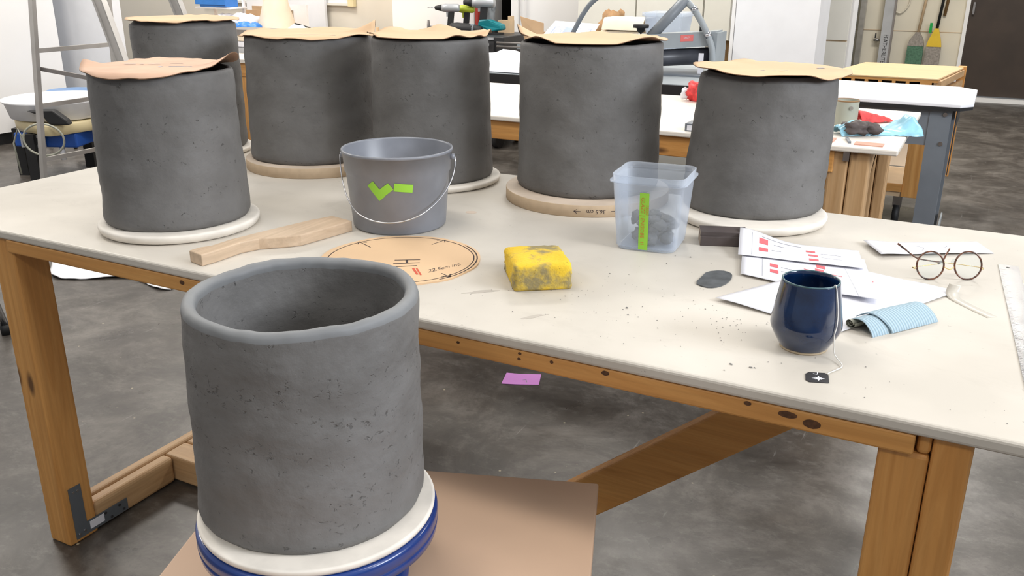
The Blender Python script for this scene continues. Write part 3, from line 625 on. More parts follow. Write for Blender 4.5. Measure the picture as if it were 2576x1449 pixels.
# kidney rib
P=[(-.3676,1.3438),(-.3669,1.3797),(-.3669,1.4090),(-.3467,1.4276),(-.3298,1.4226),(-.3221,1.4061),(-.3202,1.3736),(-.3277,1.3459),(-.3402,1.3328),(-.3536,1.3341)]
def smooth(P,it=2):
    for _ in range(it):
        Q=[]; 
        for i in range(len(P)):
            a,b=P[i],P[(i+1)%len(P)]; Q+=[(.75*a[0]+.25*b[0],.75*a[1]+.25*b[1]),(.25*a[0]+.75*b[0],.25*a[1]+.75*b[1])]
        P=Q
    return P
tag(build('kidney_rib',MB().prism(smooth(P,1),T,T+.002),'ribmetal',loc=(-.345,1.378,T)),'slate grey rounded rib tool lying left of the papers','rib tool')
# papers
def sheet(name,c00,ex_,ey_,z,fn,label,marks=None,nu=24,nv=24,cat='paper',grp='printed paper sheets'):
    c00,ex_,ey_=Vector(c00),Vector(ex_),Vector(ey_)
    S=lambda u,v:Vector((*(c00+ex_*u+ey_*v),z+fn(u,v)))
    o=tag(build(name,MB().grid(S,nu,nv,thick=.0003),'paper',loc=(*c00,z)),label,cat,grp)
    if marks: marks(o,lambda u,v:S(u,v)+Vector((0,0,.0004)))
    return o
g=lambda d:math.exp(-d*d)
sheet('paper_sheet',(-.317,1.282),(.190,-.044),(.141,.266),T+.0006,lambda u,v:.0035*g(u/.5)*g((v-.1)/.4)+.0015*(1+nz(u*3,v*3)) if True else 0,'large white sheet spreading right from beneath the mug',
  lambda o,f:(build('red_smudge',MB().add([f(u,v) for u,v in ((.40,.80),(.46,.79),(.47,.83),(.41,.84))],[(0,1,2,3)]),'redbox',o)))
def scrawl(mb,f,u0,v,u1,w=.006,slope=0,seed=0):
    q=random.Random(seed+int(v*1000)); u=u0
    while u<u1:
        l=q.uniform(.012,.035); stroke(mb,[(u,v+slope*(u-u0)),(min(u+l,u1),v+slope*(u+l-u0))],w,f); u+=l+.010
def mkB2(o,f):
    mb=MB(); gm=MB(); rm=MB()
    for (u,v) in ((.23,.62),(.23,.75),(.585,.50),(.60,.40)): build('pink_box',MB().add([f(u+a_,v+b_) for a_,b_ in ((0,0),(.065,0),(.065,.07),(0,.07))],[(0,1,2,3)]),'redbox',o)
    stroke(gm,[(.17,.45),(.17,.95)],.003,f); stroke(gm,[(.80,.10),(.86,.98)],.003,f); stroke(gm,[(.17,.45),(.72,.45)],.002,f)
    scrawl(gm,f,.32,.66,.52,.008); scrawl(gm,f,.32,.75,.46,.008); scrawl(rm,f,.50,.57,.78,.012); scrawl(gm,f,.55,.66,.72,.008)
    build('print',gm,'greyink',o); build('print',rm,'redbox',o)
# B2 : A4 sheet, v from far (0) to near (1)
sheet('paper_sheet',(-.3625,1.640),(.222,-.044),(.050,-.222),T+.004,lambda u,v:.007*g((u-1)/.3)*g((v-1)/.3)+.004*g(u/.35)*g((v-.2)/.5),'white printed sheet with pink boxes just behind the mug',mkB2)
def mkB1(o,f):
    rm=MB(); gm=MB()
    for (u,v,h) in ((.17,.25,.20),(.17,.58,.14),(.56,.34,.09),(.575,.55,.10),(.575,.80,.10)):
        build('pink_box',MB().add([f(u+a_,v+b_) for a_,b_ in ((0,0),(.075,0),(.075,h),(0,h))],[(0,1,2,3)]),'redbox',o)
    scrawl(gm,f,.20,.18,.52,.020); scrawl(gm,f,.30,.38,.38,.018); scrawl(gm,f,.28,.62,.35,.014)
    for v in (.45,.66): 
        scrawl(gm,f,.68,v,.84,.010,.1)
    stroke(gm,[(.11,.12),(.11,.95)],.003,f); stroke(gm,[(.11,.12),(.5,.12)],.003,f)
    build('print',gm,'greyink',o)
sheet('paper_sheet',(-.362,1.603),(.207,.027),(.023,-.098),T+.0085,lambda u,v:.022*g(u/.30)*g(v/.55)+.001*nz(u*3,v*3),'topmost printed sheet with its left corner lifted towards the dark block',mkB1)
def mkC_(o,f):
    mb=MB(); ar=[(.35+.10*math.cos(R(a)),.45+.35*math.sin(R(a))) for a in range(10,170,12)]; stroke(mb,ar,.006,f); ar=[(.55+.14*math.cos(R(a)),.25+.35*math.sin(R(a))) for a in range(20,175,12)]; stroke(mb,ar,.006,f); build('pencil_line',mb,'greyink',o)
mb=MB(); Pc=[(-.158,1.711),(-.118,1.635),(.047,1.742),(.066,1.768),(.030,1.822)]
S=lambda u,v:Vector((*(Vector(Pc[0]).lerp(Vector((.030,1.822)),u)).lerp(Vector(Pc[1]).lerp(Vector((.060,1.755)),u),v),T+.001+.006*g(u/.2)+.004*math.sin(PI*u)*v))
o=tag(build('paper_sheet',MB().grid(S,20,8,thick=.0005),'paper',loc=(-.04,1.73,T)),'folded white sheet with faint pencil arcs behind the glasses','paper','printed paper sheets'); mkC_(o,lambda u,v:S(u,v)+Vector((0,0,.0004)))
# mug
MX,MY=-.1638,1.1661
mg=thing('mug',(MX,MY,T),'dark blue glazed handleless mug standing on the table','mug')
z=T
build('mug_body',MB().lathe([(.0305,z+.003),(.0325,z+.005),(.040,z+.018),(.0452,z+.0285),(.0466,z+.034),(.0462,z+.040),(.0425,z+.065),(.0386,z+.088),(.0376,z+.0945),(.0370,z+.0972),(.0358,z+.0976),(.0345,z+.0965),(.0350,z+.088),(.0388,z+.065),(.0425,z+.040),(.0415,z+.032),(.030,z+.014),(.010,z+.012)],(MX,MY),96),'glaze',mg)
build('foot_ring',MB().lathe([(.0300,z),(.0312,z+.001),(.0312,z+.0035),(.0300,z+.0035)],(MX,MY),64),'footclay',mg,label='bare clay foot ring')
build('rim',MB().lathe([(.03735,z+.0955),(.03715,z+.0974),(.0360,z+.0979),(.0347,z+.0970),(.0352,z+.0962),(.0362,z+.0970)],(MX,MY),96,closed=True),'rimglaze',mg,label='worn greenish rim')
tag(build('tea',MB().lathe([(.030,z+.0595),(.0388,z+.060),(.0384,z+.0605)],(MX,MY),64),'tea',loc=(MX,MY,z+.06)),'dark tea inside the blue mug','tea')
# tea tag with string
tt=thing('tea_bag_tag',(-.128,1.072,T),'black paper tea bag tag with a white flower emblem and a white string','tea tag')
ang=math.atan2(FRONT.y,FRONT.x)+R(36)
def mp(r,z_,da=0): a=ang+da; return (MX+r*math.cos(a),MY+r*math.sin(a),T+z_)
pts=[mp(.030,.062),mp(.0343,.085),mp(.0350,.0965),mp(.0366,.0990),mp(.0382,.0965),mp(.0405,.086,.02),mp(.0445,.065,.03),mp(.0475,.046,-.03),mp(.0480,.034,-.10),mp(.0480,.020,-.05),mp(.0490,.006,.0),(-.107,1.123,T+.002),(-.111,1.108,T+.0016),(-.117,1.0955,T+.0016),(-.1195,1.089,T+.0016)]
def cat(P,n=6):
    P=[Vector(p) for p in P]; out=[]
    for i in range(len(P)-1):
        a,b,c,d=P[max(i-1,0)],P[i],P[i+1],P[min(i+2,len(P)-1)]
        for k in range(n): t=k/n; out.append(.5*((2*b)+(c-a)*t+(2*a-5*b+4*c-d)*t*t+(3*b-a-3*c+d)*t**3))
    return out+[P[-1]]
build('string',MB().tube(cat(pts),.0007,6),'string',tt)
t0=Vector((-.1455,1.0835)); tx=Vector((.0265,.0095)); ty=Vector((.0055,-.0290))
def onTag(u,v,h=.0012): q=t0+tx*u+ty*v; return Vector((q.x,q.y,T+h))
P=[(.15,0),(.85,0),(1,.2),(1,.98),(.95,1),(.15,1),(0,.8),(0,.2)]
build('tag_card',MB().prism([tuple(onTag(*q)[:2]) for q in P],T+.0004,T+.0010),'tagblack',tt)
mb=MB()
for k in range(8):
    a=PI*k/4; l=.30 if k%2==0 else .22; c=(.56,.62); tip=(c[0]+l*math.cos(a),c[1]+l*.85*math.sin(a)); s1=(c[0]+l*.5*math.cos(a+.35),c[1]+l*.45*math.sin(a+.35)); s2=(c[0]+l*.5*math.cos(a-.35),c[1]+l*.45*math.sin(a-.35))
    mb.add([onTag(*c),onTag(*s1),onTag(*tip),onTag(*s2)],[(0,1,2,3)])
stroke(mb,[(.52,0),(.52,.22)],.035,onTag); stroke(mb,[(.52,.22),(.34,.16)],.045,onTag)
build('emblem',mb,'paper',tt)
# blue rag: folded soft cloth
c0=Vector((-.104,1.258)); ax=Vector((-.0365,1.366))-c0; Lr=ax.length; axn=ax.normalized(); per=Vector((axn.y,-axn.x))
def ragf(u,v,h0=.019,w_=.050,off=.0,z0_=.0006):
    s_=(v-.5)*w_; hh=h0*math.cos(min(1,abs(v-.45)/.55)*PI/2)**.7; hh*=1+.10*nz(u*3,v*2,2); q=c0+axn*(u*Lr)+per*(s_+.006*u); return Vector((q.x,q.y,T+z0_+off+max(hh,0)))
rg=thing('cloth_rag',(-.07,1.31,T),'folded light blue ribbed cloth in front of the papers','cloth')
ro=R(0); 
mb=MB().grid(lambda u,v:ragf(.22+.78*u+.06*(v-.5)*(1-u),v,.019,.056,.0012),24,20,thick=.0010); o=build('outer_fold',mb,'rag',rg)
mb=MB().grid(lambda u,v:ragf(.0+.55*u-.05*(v-.5)*(1-u),v,.0175,.050,0),24,20,thick=.0010); build('inner_fold',mb,'rag',rg)
sp_=[]
for k in range(40): a=k*.33; r_=.0012+.0001*k*1.6; sp_.append((r_*math.cos(a),r_*math.sin(a)))
mb=MB()
for i in range(2):
    q=c0+axn*(-.004+.05*i)-per*.014
    mb.v+=[Vector((q.x+per.x*a*1.2,q.y+per.y*a*1.2,T+.0085+b)) for a,b in sp_]
mb.f+=[[k,k+1,41+k,40+k] for k in range(39)]; mb.mi+=[0]*39; mb.sm+=[True]*39
build('rolled_core',mb,M['greyl'] if False else 'can',rg,label='darker rolled inner layer')
# glasses
gl=thing('eyeglasses',(0,1.60,T),'round tortoiseshell eyeglasses with gold temples lying folded on the table','glasses')
gp=Vector((-.0035,1.5545)); gq=Vector((.0275,1.5705)); gd=(Vector((.0535,1.586))-Vector((-.018,1.549))).normalized()
gc1=Vector((-.0320,1.5450)); gc2=gc1+gd*.0620; gn=Vector((-gd.y,gd.x))
rl=.0222; tilt=R(14)
def lp(c,a,r=rl,o_=0):
    h=r*math.sin(a)+rl+.0013; q=c+gd*(r*math.cos(a))+gn*(h*math.tan(tilt)+o_); return Vector((q.x,q.y,T+h))
for c in (gc1,gc2):
    mb=MB(); pts=[lp(c,2*PI*k/48) for k in range(49)]; mb.tube(pts,.0015,8,cap=False); rim=build('lens_rim',mb,'tortoise',gl)
    mb=MB(); vs=[lp(c,0,0)]+[lp(c,2*PI*k/48,rl-.0005) for k in range(48)]; mb.add(vs,[(0,1+k,1+(k+1)%48) for k in range(48)],0,True); build('lens',mb,'lens',gl)
br1=lp(gc1,R(-5)); br2=lp(gc2,R(185)); mid=(br1+br2)/2+Vector((-gn.x*.002,-gn.y*.002,-.004))
build('bridge',MB().tube(cat([br1,mid,br2]),.0008,8),'gold',gl)
for c,a in ((gc1,R(8)),(gc2,R(172))):
    q=lp(c,a)+Vector((gn.x*.006,gn.y*.006,.001)); mb=MB(); lump(q.x,q.y,q.z,.0034,1.4,mb,5,6); build('nose_pad',mb,'lens',gl)
hL=lp(gc1,R(192),rl+.003); hR=lp(gc2,R(-12),rl+.003)
def G(p,dx,dn,dz): return Vector((p.x+gd.x*dx+gn.x*dn,p.y+gd.y*dx+gn.y*dn,p.z+dz))
build('hinge',MB().tube([lp(gc1,R(190),rl),hL,G(hL,-.002,.006,0)],.0011,8),'gold',gl); build('hinge',MB().tube([lp(gc2,R(-10),rl),hR,G(hR,.002,.006,0)],.0011,8),'gold',gl)
build('temple',MB().tube(cat([G(hR,.002,.006,0),G(hR,-.03,.016,.002),G(hR,-.066,.022,.005)]),.0007,8),'gold',gl)
build('temple_tip',MB().tube(cat([G(hR,-.062,.0215,.0045),G(hR,-.085,.026,.0065),G(hR,-.100,.031,.010),G(hR,-.112,.046,.019),G(hR,-.120,.058,.025)]),[.0013]*18+[.0016]*4+[.0019]*3,8),'tortoise',gl)
build('temple',MB().tube(cat([G(hL,-.002,.006,0),G(hL,.02,.010,.002),G(hL,.045,.014,.004)]),.0007,8),'gold',gl)
build('temple_tip',MB().tube(cat([G(hL,.043,.0137,.004),G(hL,.052,.018,.008),G(hL,.062,.030,.015),G(hL,.072,.042,.021)]),.0016,8),'tortoise',gl)
# bent clear strip
mb=MB(); cpt=[(.0065,1.497,.014),(.004,1.487,.006),(.006,1.474,.002),(.013,1.461,.0008),(.024,1.448,.0005),(.038,1.432,.0005),(.062,1.407,.0005)]
cc=cat([(a,b,T+c_) for a,b,c_ in cpt],4)
def sf(u,v):
    i=u*(len(cc)-1); k=min(int(i),len(cc)-2); p=cc[k].lerp(cc[k+1],i-k); d=(cc[k+1]-cc[k]); n_=Vector((d.y,-d.x,0)).normalized(); n_=Vector((-.55,-.83,0))*.0+n_; return p-n_*((v-.5)*.018)
tag(build('plastic_strip',mb.grid(sf,30,3,thick=.0006),'clear',loc=(.03,1.45,T)),'curled translucent plastic strip between papers and ruler','strip')
# steel ruler
u0=Vector((.0670,1.690)); ud=Vector((.0415,-.640)).normalized(); un=Vector((-ud.y,ud.x)); wd=.0315
P=[u0+un*.002,u0+ud*.003,u0+ud*.64,u0+ud*.64+un*wd,u0+ud*.003+un*wd,u0+un*(wd-.002)]
rl_=tag(build('steel_ruler',MB().prism([tuple(q) for q in P],T,T+.0012),'steel',loc=(.09,1.4,T)),'steel ruler along the right end of the table','ruler')
q=u0+ud*.016+un*wd*.45; build('hanging_hole',MB().tube([(q.x,q.y,T+.0011),(q.x,q.y,T+.0014)],.0028,16),'black',rl_)
mb=MB()
for k in range(95):
    q=u0+ud*(.03+k*.006); l=.010 if k%5==0 else .005; e=q+un*l; mb.add([Vector((*(q-ud*.0003),T+.0014)),Vector((*(q+ud*.0003),T+.0014)),Vector((*(e+ud*.0003),T+.0014)),Vector((*(e-ud*.0003),T+.0014))],[(0,1,2,3)])
build('graduation',mb,'ink',rl_)
# ================================================================== FLOOR THINGS NEAR
P=[(-1.200,2.262),(-1.098,2.302),(-1.072,2.232),(-1.10,2.222),(-1.172,2.188)]
P=[(-1.2000,2.262),(-1.162,2.272),(-1.098,2.302),(-1.0720,2.232),(-1.14,2.200),(-1.178,2.186)]
nt=tag(build('sticky_note',MB().prism(P,.001,.0022),'purple',loc=(-1.13,2.24,0)),'small purple paper slip lying on the dark floor','paper slip')
def onN(x,y): v=RIGHT*x-FRONT*y; return Vector((-1.12+v.x,2.236+v.y,.0026))
mb=MB(); stroke(mb,[(-.008,.006),(.002,.008),(.004,-.01)],.002,onN); build('pencil_mark',mb,'greyink',nt)
def shf(u,v):
    A,B,C_,D_=Vector((-3.62,2.42)),Vector((-2.73,2.36)),Vector((-2.9,2.66)),Vector((-3.6,2.72))
    pf=Vector((-3.35,2.10)); 
    lo=A.lerp(B,u); 
    lo+=Vector((0,-.22+.14*u))*math.sin(PI*u)**.6+Vector((0,.05*math.sin(u*11)))
    hi=D_.lerp(C_,u); q=lo.lerp(hi,v); return (q.x,q.y,.004+.028*abs(nz(u*4,v*4,1))+.012*abs(nz(u*11,v*9,3)))
tag(build('plastic_sheeting',MB().grid(shf,50,36,thick=.002),'plasticsheet',loc=(-3.3,2.6,0)),'crumpled white plastic sheeting on the floor under the table','plastic sheet')
ch=thing('studio_stool',(-3.16,1.62,0),'chrome legged stool just entering at the left edge beside the table leg','stool')
for k,(fx_,fy_) in enumerate(((-2.885,1.722),(-3.40,1.80),(-3.42,1.42),(-2.98,1.36))):
    l_=build('leg',MB().tube([(fx_,fy_,.03),(-3.16+(fx_+3.16)*.55,1.62+(fy_-1.62)*.55,.60)],.013,12),'chrome',ch)
    build('rubber_foot',MB().tube([(fx_,fy_,0),(fx_-.004,fy_,.035)],.017,12),'black',l_)
build('foot_ring',MB().tube([(-3.16+.262*math.cos(2*PI*k/40),1.62+.262*math.sin(2*PI*k/40)*.75,.062) for k in range(41)],.009,8,cap=False),'black',ch)
build('seat',MB().lathe([(.14,.602),(.17,.61),(.175,.63),(.16,.645)],(-3.16,1.62),48),'black',ch)
# ================================================================== SECOND WOODEN TABLE (behind)
t2=thing('work_table',(-1.3,3.1,0),'second white-topped pine table behind the clay pots','table')
build('tabletop',MB().box((-2.55,2.692,.7135),(-.19,3.49,T)),['clean'],t2,bevel=.004)
build('apron',MB().box((-2.4,2.705,.648),(-.36,2.743,.7133)),'firx',t2,bevel=.003); build('apron',MB().box((-2.4,3.43,.648),(-.36,3.468,.7133)),'firx',t2)
for x0,x1,y0,y1 in ((-.375,-.262,2.71,2.78),(-.345,-.265,3.39,3.46),(-2.45,-2.36,2.71,2.78),(-2.45,-2.36,3.39,3.46)):
    xm=(x0+x1)/2; build('leg',MB().box((x0,y0,0),(xm-.001,y1,.7133)).box((xm+.001,y0,0),(x1,y1,.7133)),'palez',t2,bevel=.006)
build('foot_rail',MB().box((-.345,2.781,.005),(-.27,3.389,.08)),'paley',t2); build('foot_rail',MB().box((-2.45,2.781,.005),(-2.37,3.389,.08)),'paley',t2)
build('brace',MB().vprism([(-.265,2.782,.62),(-.265,2.782,.70),(-.265,3.0,.712),(-.265,2.93,.712)],(-.06,0,0)),'palez',t2)
build('stretcher',MB().box((-2.369,3.05,.005),(-.346,3.12,.08)),'palex',t2)
build('brace',MB().vprism([(-1.62,3.04,.09),(-1.50,3.04,.09),(-2.25,3.04,.71),(-2.35,3.04,.71)],(0,-.038,0)),'firx',t2)
build('bracket',MB().box((-.335,2.703,.685),(-.318,2.7085,.712)),'steel',t2)
# things on it
cn=thing('tin_can',(-.391,3.085,T),'grey green tin can on the second table beside the red mesh bag','can')
build('can_body',MB().lathe([(.037,T),(.0375,T+.002),(.0375,T+.078),(.036,T+.080),(.035,T+.078),(.035,T+.01)],(-.391,3.085),48),'can',cn)
build('can_lip',MB().lathe([(.0376,T+.076),(.0384,T+.079),(.0370,T+.081),(.0352,T+.080)],(-.391,3.085),48,closed=True),'bag',cn,label='rusty brown lip')
build('clay_mark',MB().tube([(-.372,3.050,T+.058),(-.3715,3.0485,T+.058)],.006,12),'bristle',cn)
mb=MB(); 
def rb(u,v): q=Vector((-.362,3.12)).lerp(Vector((-.262,3.215)),u); w_=.05*(1-u*.7); return (q.x+(v-.5)*w_*.9,q.y-(v-.5)*w_,T+.002+(.038*(1-u)**.8+.004)*math.sin(PI*min(1,v*.96+.02))**.8+.006*abs(nz(u*6,v*5)))
tag(build('mesh_bag',mb.grid(rb,24,16,thick=.001),'red',loc=(-.31,3.17,T)),'crumpled red mesh bag lying behind the blue plastic bag','bag')
bb=thing('plastic_bag',(-.28,2.95,T),'light blue plastic bag wrapped around dark clay on the second table','bag')
mb=MB()
def bf(u,v):
    q=Vector((-.385,2.875)).lerp(Vector((-.185,3.03)),u); w_=.07+.075*g((u-.9)/.25); h=.030*g((u-.25)/.3)+.050*g((u-.93)/.12)+.012
    s_=(v-.5)*w_; return (q.x+s_*.6,q.y-s_*.9,T+.0015+h*math.sin(PI*min(1,max(0,v)))**.7*(.8+.4*nz(u*8,v*5))+.004*abs(nz(u*14,v*9)))
build('bag_film',mb.grid(bf,40,24,thick=.0008),'ltblue',bb)
mb=MB(); lump(-.338,2.895,T+.022,.044,.45,mb,3,14); lump(-.300,2.920,T+.021,.036,.45,mb,7,14); clampz(mb,T+.0015); build('clay_lump',mb,'brick',bb,label='dark brown clay inside')
tile=tag(build('clay_tile',MB().box((-.313,2.728,T),(-.235,2.775,T+.003)),'terra',loc=(-.27,2.75,T)),'flat pink clay tile near the front corner of the second table','tile','pink clay tiles')
tag(build('clay_tile',MB().box((-.45,2.735,T),(-.372,2.80,T+.004)),'terra',loc=(-.41,2.76,T)),'terracotta tile half hidden by the rightmost pot','tile','pink clay tiles')
tag(build('modelling_tool',MB().obox((-.345,2.815,T+.003),(-.327,2.745,T+.003),.008,.006),'greysteel',loc=(-.336,2.78,T)),'small grey tool between the two pink tiles','tool')
cl=thing('cloth_bundle',(-1.0,3.36,T),'red and white cloth bundle peeking out left of the rightmost pot','cloth')
mb=MB(); lump(-.975,3.375,T+.034,.042,.9,mb,2,12); lump(-.93,3.38,T+.036,.05,.9,mb,5,12); clampz(mb,T); build('red_cloth',mb,'red',cl)
mb=MB(); lump(-1.012,3.365,T+.026,.020,1.1,mb,9,10); clampz(mb,T); build('white_cloth',mb,'paper',cl)
bx=thing('small_box',(-.775,2.735,T),'small grey framed box half hidden behind the rightmost pot','box')
build('box_body',MB().box((-.812,2.712,T),(-.73,2.78,T+.024)),'greysteel',bx); build('box_insert',MB().box((-.805,2.7105,T+.004),(-.735,2.7118,T+.020)),'paper',bx)
# ================================================================== STEEL WORKBENCH (right)
sb=thing('steel_workbench',(-.4,3.98,0),'grey steel workbench with glossy white top and cut corners','workbench')
P=[(-.78,3.70),(-.072,3.70),(-.030,3.76),(-.030,4.20),(-.10,4.275),(-.78,4.275)]
build('tabletop',MB().prism(P,.724,.738),'gloss',sb,bevel=.003); build('edge_band',MB().prism([(x_+ (.0 if x_<-.5 else -.002),y_) for x_,y_ in P],.7125,.7238),'black',sb)
build('apron',MB().box((-.76,3.725,.575),(-.155,3.735,.712)),'greysteel',sb); build('apron',MB().box((-.76,4.24,.62),(-.10,4.25,.712)),'greysteel',sb)
for x_,y_ in ((-.155,3.722),(-.155,4.215),(-.76,3.722),(-.76,4.215)):
    mb=MB().box((x_-.018,y_,0),(x_+.057,y_+.004,.712)); mb.box((x_+.053,y_+.004,0),(x_+.057,y_+.045,.712)); l_=build('leg',mb,'greysteel',sb)
    for z_ in (.695,.585): build('bolt',MB().tube([(x_+.035,y_-.004,z_),(x_+.035,y_,z_)],.008,10),'steel',l_)
build('end_plate',MB().vprism([(-.081,3.766,.712),(-.081,4.215,.712),(-.081,4.215,.62),(-.081,3.88,.62),(-.081,3.80,.50),(-.081,3.766,.46)],(-.003,0,0)),'blackm',sb)
build('lower_rail',MB().box((-.76,3.80,.155),(-.155,3.83,.20)),'greysteel',sb); build('lower_rail',MB().obox((-.085,3.767,.18),(-.085,4.214,.18),.006,.05),'greyl',sb)
# wooden cart
ct=thing('wooden_cart',(-.4,4.92,0),'low wooden cart with slotted maple top behind the steel workbench','cart')
build('cart_top',MB().prism([(-.72,4.60),(-.20,4.60),(-.115,5.255),(-.60,5.255)] if False else [(-.70,4.60),(-.20,4.60),(-.112,5.25),(-.60,5.25)],.722,.731),'mapley',ct,bevel=.003)
mb=MB(); mb.box((-.70,4.60,.712),(-.20,4.62,.722)); mb.box((-.70,4.60,.66),(-.20,4.62,.690))
for k in range(8): x_=-.700+k*.0605; mb.box((x_,4.60,.690),(x_+(.05 if k in(0,7) else .015),4.62,.712))
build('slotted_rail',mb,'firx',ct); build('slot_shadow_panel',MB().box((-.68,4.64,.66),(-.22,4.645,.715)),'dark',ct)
mb=MB().obox((-.197,4.61,.705),(-.117,5.24,.705),.02,.03); build('side_rail',mb,'paley',ct)
mb=MB().obox((-.197,4.61,.64),(-.117,5.24,.64),.02,.06); build('side_rail',mb,'paley',ct)
for x0,y0,x1,y1,zt in ((-.285,4.605,-.205,4.63,.66),(-.145,5.20,-.105,5.25,.735),(-.70,4.605,-.64,4.63,.66),(-.62,5.2,-.57,5.25,.72)):
    build('post',MB().box((x0,y0,.165),(x1,y1,zt)),'firz',ct,bevel=.002)
build('back_panel',MB().box((-.60,5.195,.20),(-.15,5.2,.66)),'canvas',ct,label='pale plywood back panel')
build('bottom_shelf',MB().box((-.70,4.61,.165),(-.13,5.22,.19)),'ltwood',ct); build('bottom_rail',MB().box((-.64,4.60,.19),(-.285,4.62,.225)),'firx',ct)
for x_,y_ in ((-.30,4.68),(-.62,4.68),(-.18,5.15),(-.58,5.15)):
    c_=build('caster',MB().tube([(x_-.014,y_,.058),(x_+.014,y_,.058)],.057,20),'black',ct); build('caster_fork',MB().box((x_-.02,y_-.02,.10),(x_+.02,y_+.02,.165)),'steel',c_)
# ================================================================== SLAB ROLLER TABLE + MACHINE
rtb=thing('roller_table',(-1.6,4.1,0),'black-edged grey table carrying the slab roller','table')
build('tabletop',MB().box((-2.35,3.695,.727),(-.86,4.50,.745)),'greyl',rtb); build('edge_band',MB().box((-2.35,3.685,.70),(-.86,3.694,.743)),'black',rtb)
for x_ in (-2.2,-1.9,-.95):
    for y_ in (3.75,4.4): build('leg',MB().box((x_,y_,0),(x_+.05,y_+.05,.727)),'greysteel',rtb)
sr=thing('slab_roller',(-1.4,4.1,.745),'grey slab roller machine with big bent spokes behind the middle pots','slab roller')
dx=.28
def SR(t,z_,off=0): # along the front face, left to right going away-right
    p=Vector((-1.50,3.98)).lerp(Vector((-1.125,4.13)),t); return (p.x-.0*off,p.y+off,z_)
mb=MB().vprism([SR(-.6,.835),SR(1,.872),SR(1,.937),SR(-.6,.900)],(0,.12,0)); build('machine_housing',mb,'greyl',sr)
for t in (-.6,.95):
    q=SR(t,0); mb=MB().box((q[0],q[1],.745),(q[0]+.03,q[1]+.16,.90 if t<0 else .93)); build('side_plate',mb,'greyl',sr)
mb=MB().tube([(*SR(-.55,0,.05)[:2],.790),(*SR(.92,0,.05)[:2],.826)],.038,28); build('roller',mb,'roller',sr,label='dark rubber roller')
mb=MB().box((-1.75,3.99,.7455),(-1.08,4.25,.752)); build('roller_bed',mb,'greysteel',sr)
q=SR(.62,.905,-.002); lbm=MB().vprism([SR(.62,.890,-.002),SR(.76,.893,-.002),SR(.76,.922,-.002),SR(.62,.919,-.002)],(0,.0015,0)); lb_=build('maker_label',lbm,'redlabel',sr,label='small red label plate')
build('label_text',textmb('BAILEY',.010,lambda x,y:Vector(SR(.69+x*2.3,.908+y+x*.15,-.0035))),'paper',lb_)
build('crank_spoke',MB().tube(cat([(-1.830,4.1,.880),(-1.800,4.1,.935),(-1.765,4.1,.995),(-1.715,4.1,1.055),(-1.62,4.1,1.11),(-1.48,4.1,1.13),(-1.35,4.1,1.10),(-1.264,4.1,1.068)]),.0115,12),'greysteel',sr)
build('crank_spoke',MB().tube(cat([(-1.264,4.1,1.070),(-1.215,4.1,1.02),(-1.165,4.1,.945),(-1.128,4.1,.865),(-1.118,4.1,.79),(-1.118,4.1,.75)]),.0145,12),'greyl',sr)
for p_ in ((-1.222,4.1,1.03),(-1.150,4.1,.92)): build('hose_clamp',MB().tube([(p_[0]-.006,4.1,p_[2]+.008),(p_[0]+.006,4.1,p_[2]-.008)],.0165,12),'chrome',sr)
build('crank_shaft',MB().tube([(-1.425,4.04,.88),(-1.262,4.1,1.075)],.024,16),'greysteel',sr)
build('adjuster_knob',MB().lathe([(.010,.925),(.018,.930),(.020,.944),(.036,.946),(.037,.958),(.034,.961)],(-1.452,4.05),24),'black',sr); build('adjuster_rod',MB().tube([(-1.452,4.05,.87),(-1.452,4.05,.926)],.006,8),'steel',sr)
build('adjuster_knob',MB().tube([(-1.199,4.15,.925),(-1.199,4.15,.972)],.007,10),'black',sr)
build('guard_tab',MB().box((-1.172,4.05,.755),(-1.150,4.055,.845)),'paper',sr)
def ppf(u,v): return (-2.36+.46*u+.08*v,3.70+.02*u+.42*v,.7462+.070*math.sin(PI*u)**1.5*math.sin(PI*v)**.8*(1+.6*nz(u*6,v*6))+.003)
tag(build('white_cloth',MB().grid(ppf,26,22,thick=.001),'paper',loc=(-2.1,3.8,.746)),'heaped white cloth on the table between the middle pots','cloth')
for k,(x0,z_) in enumerate(((-2.30,.0),(-2.28,.012))):
    pass
tag(build('metal_rods',MB().tube([(-2.42,4.44,.795),(-2.0,4.40,.80)],.005,8).tube([(-2.42,4.44,.815),(-2.0,4.40,.82)],.005,8).box((-2.2,4.38,.746),(-2.15,4.46,.83)),'alud',loc=(-2.2,4.4,.746)),'small metal rod rack behind the heaped white cloth','rack')
# ================================================================== BACK COUNTER WITH SUPPLIES
bc=thing('supply_counter',(-1.9,5.3,0),'low counter behind the slab roller holding boxes and canvas','counter')
build('counter_top',MB().box((-2.57,4.97,.735),(-1.45,5.58,.765)),'greyl',bc); build('counter_body',MB().box((-2.56,5.0,0),(-1.46,5.57,.735)),'cream',bc)
z=.765
cb=thing('cardboard_box',(-2.38,5.15,z),'open cardboard box with a white shipping label, far behind the middle pots','box')
mb=MB().box((-2.56,5.05,z),(-2.23,5.32,z+.02)); mb.vprism([(-2.56,5.05,z),(-2.56,5.05,z+.05),(-2.56,5.35,z+.05),(-2.56,5.35,z)],(.005,0,0)); mb.vprism([(-2.56,5.05,z+.02),(-2.43,5.05,z+.02),(-2.44,5.07,z+.12),(-2.60,5.07,z+.155)],(0,.004,0)); build('carton',mb,'card',cb)
lf=[(-2.45,5.03,z+.035),(-2.14,5.03,z+.005),(-2.10,5.16,z+.13),(-2.38,5.16,z+.14)]
lf=[(-2.43,5.0,z+.055-.02),(-2.12,5.0,z+.035-.02),(-2.095,5.12,z+.122),(-2.385,5.12,z+.133)]
mb=MB().vprism(lf,(0,.003,.0)); fl=build('flap',mb,'paper',cb,label='white top flap')
